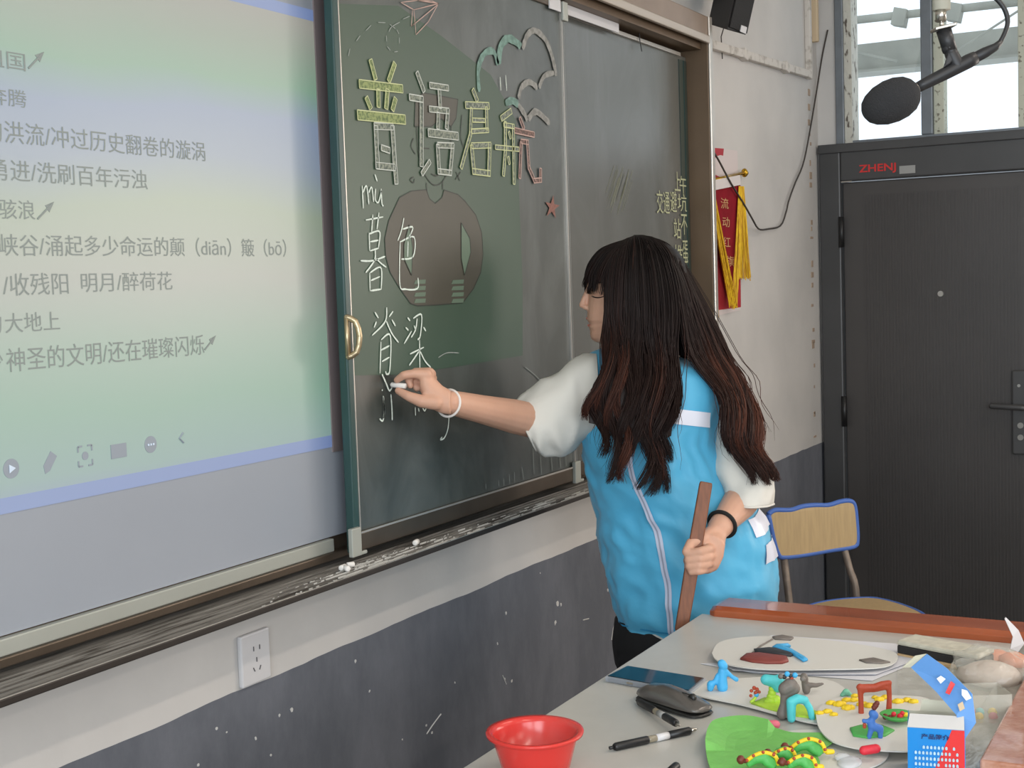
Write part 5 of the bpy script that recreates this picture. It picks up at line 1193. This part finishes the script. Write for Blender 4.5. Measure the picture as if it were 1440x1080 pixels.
# face details
ey = MB()
def fp(x, y, off=.0012):
    ys = [r[0] for r in HR]; xf = np.interp(y, ys, [r[1] for r in HR]); xb = np.interp(y, ys, [r[2] for r in HR]); xm = xf + .55 * (xb - xf)
    cth = max(min((xm - x) / (xm - xf), 1), 0) ** 1.125
    return head_pt(y, math.acos(min(cth, 1)), off)
for sgn in (1, -1):
    def fq(x, y, off=.0012):
        p = fp(x, y, off)
        if sgn < 0: c = Q(893, y); p = p - 2 * DH * np.dot(p - c, DH)
        return p
    mk('eyelid', MB().tube(cr([fq(832, 411), fq(837, 409.5), fq(843, 410.5), fq(848, 413)], 8), [.0008, .002, .002, .0018, .0016, .0014, .001, .0008], 6), m_skin, person, smooth=True)
    mk('eyelashes', MB().tube(cr([fq(831.5, 414, .0014), fq(837, 416, .002), fq(843, 416, .002), fq(849, 414, .0014)], 8), [.0006, .0012, .0013, .0013, .0012, .001, .0008, .0005], 6), m_lash, person, smooth=True)
    mk('eyebrow', MB().tube(cr([fq(829.5, 398, .001), fq(836, 395, .001), fq(847, 396, .001)], 6), [.0012, .0018, .002, .0018, .0014, .0006], 6), m_lash, person)
lp = MB()
lp.tube(cr([fp(833, 452.5, -.0005), Q(827.6, 449, -.005), Q(825.6, 447.6), Q(827.6, 449, .005), Q(833, 452.5, .022)], 12), [.0006, .0012, .0018, .0022, .0024, .0026, .0026, .0024, .0022, .0018, .0012, .0006], 8)
lp.tube(cr([fp(833.5, 455, -.0005), Q(829.2, 457, -.005), Q(827.8, 457.6), Q(829.2, 457, .005), Q(833.5, 455, .022)], 12), [.0006, .0014, .002, .0025, .0027, .0028, .0028, .0027, .0025, .002, .0014, .0006], 8)
mk('lips', lp, m_lip, person, smooth=True, label='slightly parted red lips')

# trousers
tr_ = MB()
tr_.loft([ell(Q(958, 868), .148, .115, YAWB), ell(Q(960, 905), .158, .125, YAWB), ell(Q(962, 935), .155, .122, YAWB)])
for hp in (hipL, hipR):
    ft = A(hp[0], hp[1], 0); kn = A(hp[0], hp[1], .46) + DH * -.012
    taper(tr_, [hp + UP * -.03, (hp + kn) / 2, kn, (kn + ft) / 2 + DH * .015, ft + UP * .10], [.102, .088, .068, .062, .058])
mk('trousers', tr_, m_pant, person, vox=.006, sm=4)
for hp in (hipL, hipR):
    ft = A(hp[0], hp[1], 0); mk('shoe', MB().chain([ft + UP * .045 + DH * .03, ft + UP * .045 - DH * .05 - RH * .06, ft + UP * .042 - DH * .09 - RH * .12], [.044, .044, .034], 14), mat('white_trainer', (210, 208, 204), .6), person, smooth=True)

# vest
# rows: image height of ring centre, left and right extent, half depth
VR = [(488, 858, 938, .050), (494, 838, 966, .070), (503, 820, 990, .090), (520, 811, 1008, .108), (545, 808, 1014, .118), (580, 810, 1012, .124), (620, 822, 1008, .122), (660, 829, 1016, .124), (700, 838, 1044, .126), (730, 845, 1066, .128), (760, 851, 1076, .132), (800, 859, 1082, .138), (840, 868, 1082, .140), (862, 873, 1080, .140), (878, 877, 1078, .138)]
VY = [r[0] for r in VR]
def vest_pt(y, th, off=0.0, wr=True):
    xl = np.interp(y, VY, [r[1] for r in VR]); xr_ = np.interp(y, VY, [r[2] for r in VR]); b = np.interp(y, VY, [r[3] for r in VR])
    hw = (xr_ - xl) / 2 * PX; a = math.sqrt(max(hw ** 2 - (b * math.sin(YAWB)) ** 2, .0004)) / math.cos(YAWB)
    f = -DH * math.cos(YAWB) - RH * math.sin(YAWB); s_ = RH * math.cos(YAWB) - DH * math.sin(YAWB)
    c = Q((xl + xr_) / 2, y)
    e = 2 / 2.3; sn, cs_ = math.sin(th), math.cos(th)
    S1 = math.copysign(abs(sn) ** e, sn); C1 = math.copysign(abs(cs_) ** e, cs_)
    w_ = 0
    if wr:
        k = min(1, max(0, (y - 520) / 120))
        def rdg(a, b, c): return 1 - 2 * abs(noise.noise(Vector((a, b, c))))
        w_ = k * (.0022 * math.sin(2.2 * th + y * .02) + .0062 * rdg(th * 1.6 + y * .006, y * .018 - th * 1.2, 1.3) + .0052 * rdg(th * 3.5 - y * .012, y * .030 + th * 1.5, 5.1) + .0012 * rdg(th * 9, y * .07, 2.2)) - .002
        if y > 850: w_ -= .006 * ((y - 850) / 28) ** 2
    r_ = off + w_
    tilt = 0
    # shoulders: left one (away from view) a little higher than the right one
    p = c + s_ * (a + r_) * S1 + f * (b + r_) * C1
    if y < 560: p = p - UP * (560 - y) / 65 * .024 * (S1 * (1 if S1 > 0 else .2))
    return p
rows = list(np.arange(488, 512, 4)) + list(np.arange(512, 879, 6)) + [878]
NV = 110
ve = MB().loft([[vest_pt(y, 2 * PI * k / NV) for k in range(NV)] for y in rows], cap=False)
vo = mk('vest', ve, m_vest, person, smooth=True, label='sky-blue volunteer vest')
so2 = vo.modifiers.new('thick', 'SOLIDIFY'); so2.thickness = .0025; so2.offset = -1
def vest_patch(name, y0f, y1f, t0, t1, off, m_, n=16, ny=3, lb=None, par=None):
    R = []
    for i in range(ny):
        R.append([vest_pt(y0f(t) + (y1f(t) - y0f(t)) * i / (ny - 1), t, off) for t in np.linspace(t0, t1, n)])
    return mk(name, MB().loft(R, cap=False, closed=False), m_, vo, lb, smooth=True)
def band(t): return 572 + 16 * math.sin(t - .2)
vest_patch('reflective_strip', lambda t: 545 + 28 * (t + 1.0) / 2.0, lambda t: 565 + 28 * (t + 1.0) / 2.0, -1.15, 1.22, .003, m_refl, 40)
vest_patch('reflective_strip', lambda t: 722 - 10 * (t - 1.15), lambda t: 746 - 10 * (t - 1.15), 1.28, 1.95, .003, m_refl, 12)
vest_patch('reflective_strip', lambda t: 757 - 8 * (t - 1.25), lambda t: 784 - 8 * (t - 1.25), 1.40, 1.95, .003, m_refl, 12)
vest_patch('zip_tape', lambda t: 505, lambda t: 877, -.026, .022, .0028, m_zip, 4, 70)
vest_patch('zip_teeth', lambda t: 505, lambda t: 877, -.007, .003, .0036, m_zipd, 3, 70)
zp = vest_pt(872, -.005, .008); mk('zip_puller', MB().obox(zp - UP * .004, RH * .003, DH * .001, UP * .009), m_blk, vo, bevel=.001)
vest_patch('hem_seam', lambda t: 868, lambda t: 870, -1.6, 1.6, .001, mat('vest_seam_blue', (48, 146, 196), .6), 60, 2)
# collar
mk('vest_collar', MB().loft([[vest_pt(500, 2 * PI * k / 40, 0, False) for k in range(40)], ell(Q(895, 486), .062, .058, YAWB, 40)][0:0] + [ell(Q(897, 500), .082, .072, 0, 40), ell(Q(893, 486), .066, .062, 0, 40), ell(Q(892, 478), .062, .058, 0, 40)], cap=False), m_vest, person, smooth=True)
# t-shirt hem under the vest
def tee_pt(y, th, off): 
    p = vest_pt(min(y, 878), th, off, False); return p - UP * max(0, y - 878) * PX
th_ = MB().loft([[tee_pt(y, 2 * PI * k / 60, -.004 + .002 * math.sin(5 * 2 * PI * k / 60)) for k in range(60)] for y in (850, 865, 878, 900)], cap=False)
mk('shirt_hem', th_, m_tee, person, smooth=True, label='white t-shirt showing below the vest')
# sleeves
def sleeve(name, spec, lb, amp=.005, seed=0):
    """spec: list of (centre, up-vector*half, side-vector*half)"""
    n = 44; C_ = cr([s[0] for s in spec], 26); U_ = cr([s[1] for s in spec], 26); V_ = cr([s[2] for s in spec], 26); R = []
    for i in range(26):
        t = i / 25; ring = []
        for k in range(n):
            a = 2 * PI * k / n
            w_ = 1 + (amp / .05) * (math.sin(3 * a + t * 9 + seed) * .35 + 1.1 * (1 - 2 * abs(noise.noise(Vector((math.cos(a) * 1.3 + t * 2, math.sin(a) * 1.3, t * 3.5 + seed + 9))))) + .9 * noise.noise(Vector((math.cos(a) * 1.5, math.sin(a) * 1.5, t * 5 + seed)))) * (.4 + .6 * t)
            ring.append(C_[i] + (U_[i] * math.cos(a) + V_[i] * math.sin(a)) * w_)
        R.append(ring)
    R.append([p * .985 + C_[-1] * .015 for p in R[-1]])
    R += [[C_[-3] + (p - C_[-3]) * .93 for p in R[-4]]]
    o = mk(name, MB().loft(R, cap=False), m_tee, person, lb, smooth=True)
    hm = [C_[-1] + (p - C_[-1]) * 1.004 for p in R[25]]
    mk('cuff_hem', MB().tube(hm + [hm[0]], .0022, 6), m_tee, o, smooth=True)
    hm = [C_[-1] + (p - C_[-1]) * 1.004 for p in R[22]]
    return o
def uv(p, q): return (np.array(p) - np.array(q)) / 2
# right sleeve: hangs from shoulder to a wide cuff at mid-arm
def SR(x0, y0, x1, y1, d, hd):      # ring spanning image points top (x0,y0) bottom (x1,y1)
    a, b = Q(x0, y0, d), Q(x1, y1, d); return ((a + b) / 2, uv(a, b), DH * hd)
sleeve('sleeve', [SR(838, 497, 836, 612, .0, .085), SR(815, 503, 818, 618, -.005, .082), SR(790, 519, 803, 633, -.02, .078), SR(762, 540, 785, 640, -.035, .072), SR(738, 558, 766, 641, -.045, .064), SR(723, 565, 753, 630, -.05, .056)], 'right white t-shirt sleeve', .0055, 1)
def SLr(xl, yl, xr, yr, d, hd): 
    a, b = Q(xr, yr, d), Q(xl, yl, d); return ((a + b) / 2, uv(a, b), DH * hd)
sleeve('sleeve', [SLr(978, 560, 1022, 536, .0, .075), SLr(996, 578, 1036, 560, -.02, .070), SLr(1001, 612, 1052, 600, -.045, .064), SLr(1003, 650, 1072, 638, -.075, .060), SLr(1016, 684, 1086, 674, -.10, .058), SLr(1019, 706, 1082, 708, -.115, .056)], 'left white t-shirt sleeve', .0055, 4)
# bracelet, hair tie
def ringat(c, ax, r, tr_, m_, nm, lb):
    ax = ax / np.linalg.norm(ax); u = np.cross(ax, UP); u /= np.linalg.norm(u); v = np.cross(ax, u)
    mk(nm, MB().tube([c + (u * math.cos(2 * PI * k / 36) + v * math.sin(2 * PI * k / 36)) * r for k in range(37)], tr_, 8), m_, None, lb, nm.split('_')[-1] if nm != 'hair_tie' else 'hair tie', smooth=True)
bcx = at(631, 567, D0 + dh + .024); ringat(bcx, wr_ - el, .0262, .0026, mat('pale_bracelet', (226, 220, 214), .4), 'bracelet', 'thin pale bracelet on the wrist of the writing hand')
ringat(wL * .88 + eL * .12, wL - eL, .0285, .0042, mat('black_elastic', (18, 18, 18), .8), 'hair_tie', 'black elastic hair tie around the wrist holding the stick')
# chalk in hand
ct = Hn(553, 541, -.012 + .0); cdir = Hn(572, 543, -.020) - hand_c; cdir /= np.linalg.norm(cdir)
mk('chalk_piece', MB().tube([hand_c - A(0, .001, 0), hand_c + cdir * .004, hand_c + cdir * .036], [.003, .005, .005], 14), m_ck, None, 'short white chalk pinched in the writing hand', 'chalk', smooth=True)
# stick
m_stick = mat('worn_brown_wood', (132, 76, 42), .5, var=.35, vscale=6, stretch=(30, 30, 3), contrast=(.3, .7))
st0, st1 = Hl(993, 678, .014), Hl(957, 892, -.006)
dst = st1 - st0; L_ = np.linalg.norm(dst); dst /= L_
sw = RH - dst * np.dot(RH, dst); sw /= np.linalg.norm(sw); sn_ = np.cross(dst, sw)
kk = 9.0 * (DL / FPX)
smb = MB().loft([[st0 + dst * L_ * t + sw * w_ * a + sn_ * .006 * b for a, b in ((-1, -1), (1, -1), (1, 1), (-1, 1))] for t, w_ in ((0, kk * .92), (.02, kk), (.5, kk * 1.1), (.97, kk * 1.0), (1.0, kk * .7))])
mk('wooden_stick', smb, m_stick, None, 'flat worn wooden stick held upright in the left hand', 'stick', bevel=.002)

# ---------------------------------------------------------------- hair
def hair_mat():
    m = bpy.data.materials.new('dark_brown_hair'); m.use_nodes = True; nt = m.node_tree; b = nt.nodes['Principled BSDF']; L = nt.links; N = nt.nodes.new
    at_ = N('ShaderNodeAttribute'); at_.attribute_name = 'tone'
    r = N('ShaderNodeValToRGB'); r.color_ramp.elements[0].color = (*lin((16, 12, 11)), 1); r.color_ramp.elements[1].color = (*lin((104, 58, 42)), 1)
    e = r.color_ramp.elements.new(.5); e.color = (*lin((42, 25, 21)), 1)
    L.new(at_.outputs['Fac'], r.inputs[0]); L.new(r.outputs[0], b.inputs['Base Color'])
    b.inputs['Roughness'].default_value = .5; b.inputs['Specular IOR Level'].default_value = .25
    return m
m_hair = hair_mat()
def set_tone(o, tones):
    a = o.data.attributes.new('tone', 'FLOAT', 'POINT'); a.data.foreach_set('value', np.array(tones, dtype=np.float32))
# scalp cap
capR = []
capM = MB()
for y, xf, xb, hw in HR[:14]:
    capR.append([head_pt(y, a, .006) for a in np.linspace(1.35 if y > 372 else .7, 2 * PI - (1.35 if y > 372 else .7), 40)])
capM.loft([[Q(898, 333)] * 40] + capR, cap=False, closed=False)
co = mk('hair', capM, m_hair, person, smooth=True, label='long dark brown wavy hair')
set_tone(co, [.08] * len(co.data.vertices))
def sheet(guides, n, wav, jit, tone0, tone1, rad=.0011, ends=(.86, 1.0), seedo=0, base=True, lockn=9, back=.006):
    G = [[(p[0], p[1], p[2] if len(p) > 2 else 0) for p in g] for g in guides]
    K = 20; GI = np.array([cr(g, K) for g in G])      # guides x K x 3
    mb = MB(); tones = []
    rnd = random.Random(11 + seedo)
    def path(u, rn, lockjit):
        x = u * (len(G) - 1); i = min(int(x), len(G) - 2); t = x - i
        return GI[i] * (1 - t) + GI[i + 1] * t
    for s_ in range(n):
        lk = rnd.randrange(lockn); uc = (lk + .5) / lockn
        u0 = rnd.random(); u = u0
        lk = min(int(u0 * lockn), lockn - 1); uc = (lk + .5) / lockn
        lr = random.Random(lk * 7 + seedo); ph = lr.uniform(0, 6.3); fr_ = lr.uniform(.85, 1.2); red = lr.random(); Ld = lr.uniform(ends[0], ends[1])
        L_ = Ld * rnd.uniform(.93, 1.0)
        pts = []; jx, jd = rnd.gauss(0, jit), rnd.gauss(0, .006); ph += rnd.gauss(0, .30)
        for k in range(K):
            t = k / (K - 1) * L_
            cl = min(.85, max(0, t - .2) * 1.25) ** 1.5        # locks gather towards the tips
            uu = u * (1 - cl) + uc * cl
            x = uu * (len(G) - 1); i = min(int(x), len(G) - 2); f = x - i
            kk_ = t * (K - 1); a = min(int(kk_), K - 2); ff_ = kk_ - a
            p = (GI[i][a] * (1 - ff_) + GI[i][a + 1] * ff_) * (1 - f) + (GI[i + 1][a] * (1 - ff_) + GI[i + 1][a + 1] * ff_) * f
            wv = wav * max(0, t - .34) ** 1.1 * 1.5 * min(1, max(.25, len(G[0]) / 8))
            px = p[0] + jx * (.3 + t) * (1 - .4 * cl) + wv * math.sin(fr_ * t * 19 + ph); py = p[1]
            pts.append(Q(px, py, p[2] + jd * (.4 + t) + wv * .0011 * math.cos(fr_ * t * 19 + ph)))
        nv0 = len(mb.v)
        mb.tube(pts, list(rad * np.interp(np.linspace(0, 1, K), [0, .2, .8, 1], [.8, 1.1, 1.0, .25])), 3, cap=False)
        tn = min(1, max(0, rnd.gauss(0, .08) + (.25 if red > .72 else 0)))
        for k in range(K):
            tt = k / (K - 1) * L_; v_ = tone0 + (tone1 - tone0) * min(1, max(0, (tt - .12) / .45)) + tn * (.3 + tt)
            tones += [v_] * 3
    if base:
        K2 = 24; NU = 30; R = []
        for k in range(K2):
            t = k / (K2 - 1) * .80; row = []
            for j in range(NU):
                u = j / (NU - 1); x = u * (len(G) - 1); i = min(int(x), len(G) - 2); f = x - i; kk_ = t * (K - 1); a = min(int(kk_), K - 2); ff_ = kk_ - a
                p = (GI[i][a] * (1 - ff_) + GI[i][a + 1] * ff_) * (1 - f) + (GI[i + 1][a] * (1 - ff_) + GI[i + 1][a + 1] * ff_) * f
                zig = (math.sin(u * 3.14159 * lockn * 2) * .004)
                row.append(Q(p[0], p[1] , p[2] + back + zig))
            R.append(row)
        n0 = len(mb.v); mb.loft(R, cap=False, closed=False)
        for k in range(K2):
            tt = k / (K2 - 1) * .8; tones += [max(0, (tone0 + (tone1 - tone0) * min(1, max(0, (tt - .12) / .45))) * .6)] * NU
    o = mk('hair_locks', mb, m_hair, co, kind='stuff', smooth=True)
    set_tone(o, tones)
    return o
# fringe over the forehead
sheet([[(876, 338, -.02), (846, 350, -.02), (829, 372, -.01), (823, 396, .01), (822, 410, .015)], [(880, 337, -.03), (850, 350, -.04), (832, 374, -.036), (825, 400, -.028), (824, 417, -.02)], [(884, 336, -.04), (856, 352, -.06), (838, 376, -.062), (831, 402, -.058), (829, 414, -.05)], [(888, 336, -.045), (862, 354, -.072), (846, 380, -.08), (840, 404, -.082), (838, 420, -.08)], [(890, 336, -.045), (868, 356, -.076), (854, 386, -.088), (850, 420, -.092), (853, 447, -.09)]], 230, 3, 2.6, .03, .12, .0009, (.66, 1.0), 3, base=False, lockn=7)
sheet([[(880, 337, .03), (846, 350, .04), (827, 372, .04), (822, 396, .04), (823, 412, .045)], [(884, 337, .05), (856, 352, .07), (838, 380, .075), (836, 430, .075), (842, 480, .07)], [(894, 336, .05), (880, 352, .08), (880, 390, .09), (880, 430, .09), (880, 500, .09)]], 200, 1.2, 1.2, .03, .08, .0012, (.85, 1.0), 5, back=-.004)
# long front fall on the viewer's side
sheet([[(884, 335, -.03), (862, 352, -.068), (855, 390, -.088), (854, 430, -.094), (853, 478, -.100), (842, 530, -.15), (828, 575, -.165), (832, 625, -.17), (848, 672, -.17)],
       [(887, 334, -.035), (868, 352, -.072), (860, 390, -.094), (858, 430, -.100), (860, 480, -.108), (856, 530, -.155), (849, 580, -.172), (856, 630, -.178), (866, 680, -.178)],
       [(890, 333, -.035), (882, 350, -.078), (878, 390, -.100), (877, 430, -.106), (879, 480, -.114), (878, 535, -.158), (874, 590, -.176), (884, 640, -.182), (890, 690, -.182)],
       [(893, 332, -.03), (898, 348, -.078), (900, 390, -.100), (902, 440, -.108), (904, 490, -.116), (905, 545, -.155), (902, 600, -.176), (902, 650, -.182), (906, 694, -.184)],
       [(897, 332, -.02), (914, 347, -.072), (924, 390, -.094), (928, 440, -.104), (930, 490, -.114), (931, 545, -.150), (927, 600, -.170), (924, 655, -.178), (922, 708, -.180)],
       [(903, 332, -.01), (932, 350, -.062), (948, 390, -.084), (954, 440, -.096), (954, 490, -.106), (951, 545, -.140), (946, 595, -.158), (940, 640, -.166), (930, 690, -.17)]],
      3000, 17.0, 3.0, .04, .36, .0010, (.72, 1.0), 1, lockn=15)
# fall behind the shoulder to the right
sheet([[(900, 332, -.0), (932, 349, -.055), (950, 388, -.075), (958, 440, -.084), (966, 488, -.088), (990, 526, -.12), (1012, 565, -.145), (1024, 615, -.16), (1036, 655, -.165), (1044, 684, -.165)],
       [(905, 332, .005), (940, 351, -.03), (962, 392, -.045), (976, 440, -.055), (994, 488, -.065), (1016, 528, -.11), (1034, 573, -.14), (1046, 618, -.16), (1057, 660, -.165), (1062, 694, -.165)],
       [(910, 332, .015), (944, 352, .0), (968, 392, -.01), (990, 438, -.025), (1012, 488, -.045), (1032, 530, -.09), (1048, 575, -.125), (1060, 618, -.15), (1071, 655, -.155), (1078, 686, -.155)],
       [(914, 333, .03), (948, 356, .025), (972, 398, .02), (993, 436, .0), (1014, 478, -.015), (1036, 522, -.06), (1056, 570, -.10), (1072, 612, -.13), (1084, 645, -.14), (1093, 664, -.14)]],
      2100, 14.0, 3.0, .05, .50, .0010, (.84, 1.0), 2, lockn=11)
# back of the head and nape
sheet([[(910, 332, .01), (950, 358, .03), (974, 404, .03), (990, 450, .01), (1005, 495, .0), (1020, 530, -.03)], [(904, 333, .04), (938, 352, .075), (960, 400, .08), (970, 450, .07), (975, 500, .06), (980, 540, .08)], [(896, 334, .05), (905, 346, .085), (915, 400, .1), (915, 450, .095), (915, 500, .09), (915, 540, .11)]], 600, 2, 2, .04, .25, .0013, (.9, 1.0), 8, back=-.006)
sheet([[(884, 336, -.02), (870, 342, -.045), (860, 358, -.07), (856, 385, -.085)], [(892, 331, -.0), (896, 334, -.05), (898, 352, -.08), (898, 385, -.095)], [(900, 331, .0), (922, 338, -.04), (938, 358, -.064), (944, 388, -.08)], [(904, 331, .02), (936, 342, .0), (956, 366, -.02), (964, 396, -.035)], [(904, 332, .04), (936, 344, .045), (958, 370, .05), (964, 400, .05)]], 900, .6, 1.2, .03, .06, .0014, (.9, 1.0), 12, back=.004, lockn=40)
# a few loose wavy flyaways
sheet([[(940, 360, -.06), (962, 430, -.08), (985, 500, -.10), (1006, 560, -.15), (1010, 620, -.17), (1020, 660, -.17)], [(955, 365, .0), (990, 425, -.02), (1030, 500, -.06), (1056, 540, -.1), (1070, 590, -.13), (1098, 640, -.14)]], 26, 14, 7, .3, .6, .0008, (.8, 1.0), 21, base=False, lockn=26)
sheet([[(850, 360, -.07), (846, 430, -.09), (838, 500, -.12), (826, 560, -.16), (824, 610, -.17), (832, 660, -.17)], [(930, 360, -.07), (955, 430, -.1), (960, 500, -.11), (950, 560, -.15), (948, 610, -.17), (935, 670, -.17)]], 30, 14, 6, .2, .4, .0008, (.8, 1.0), 22, base=False, lockn=30)
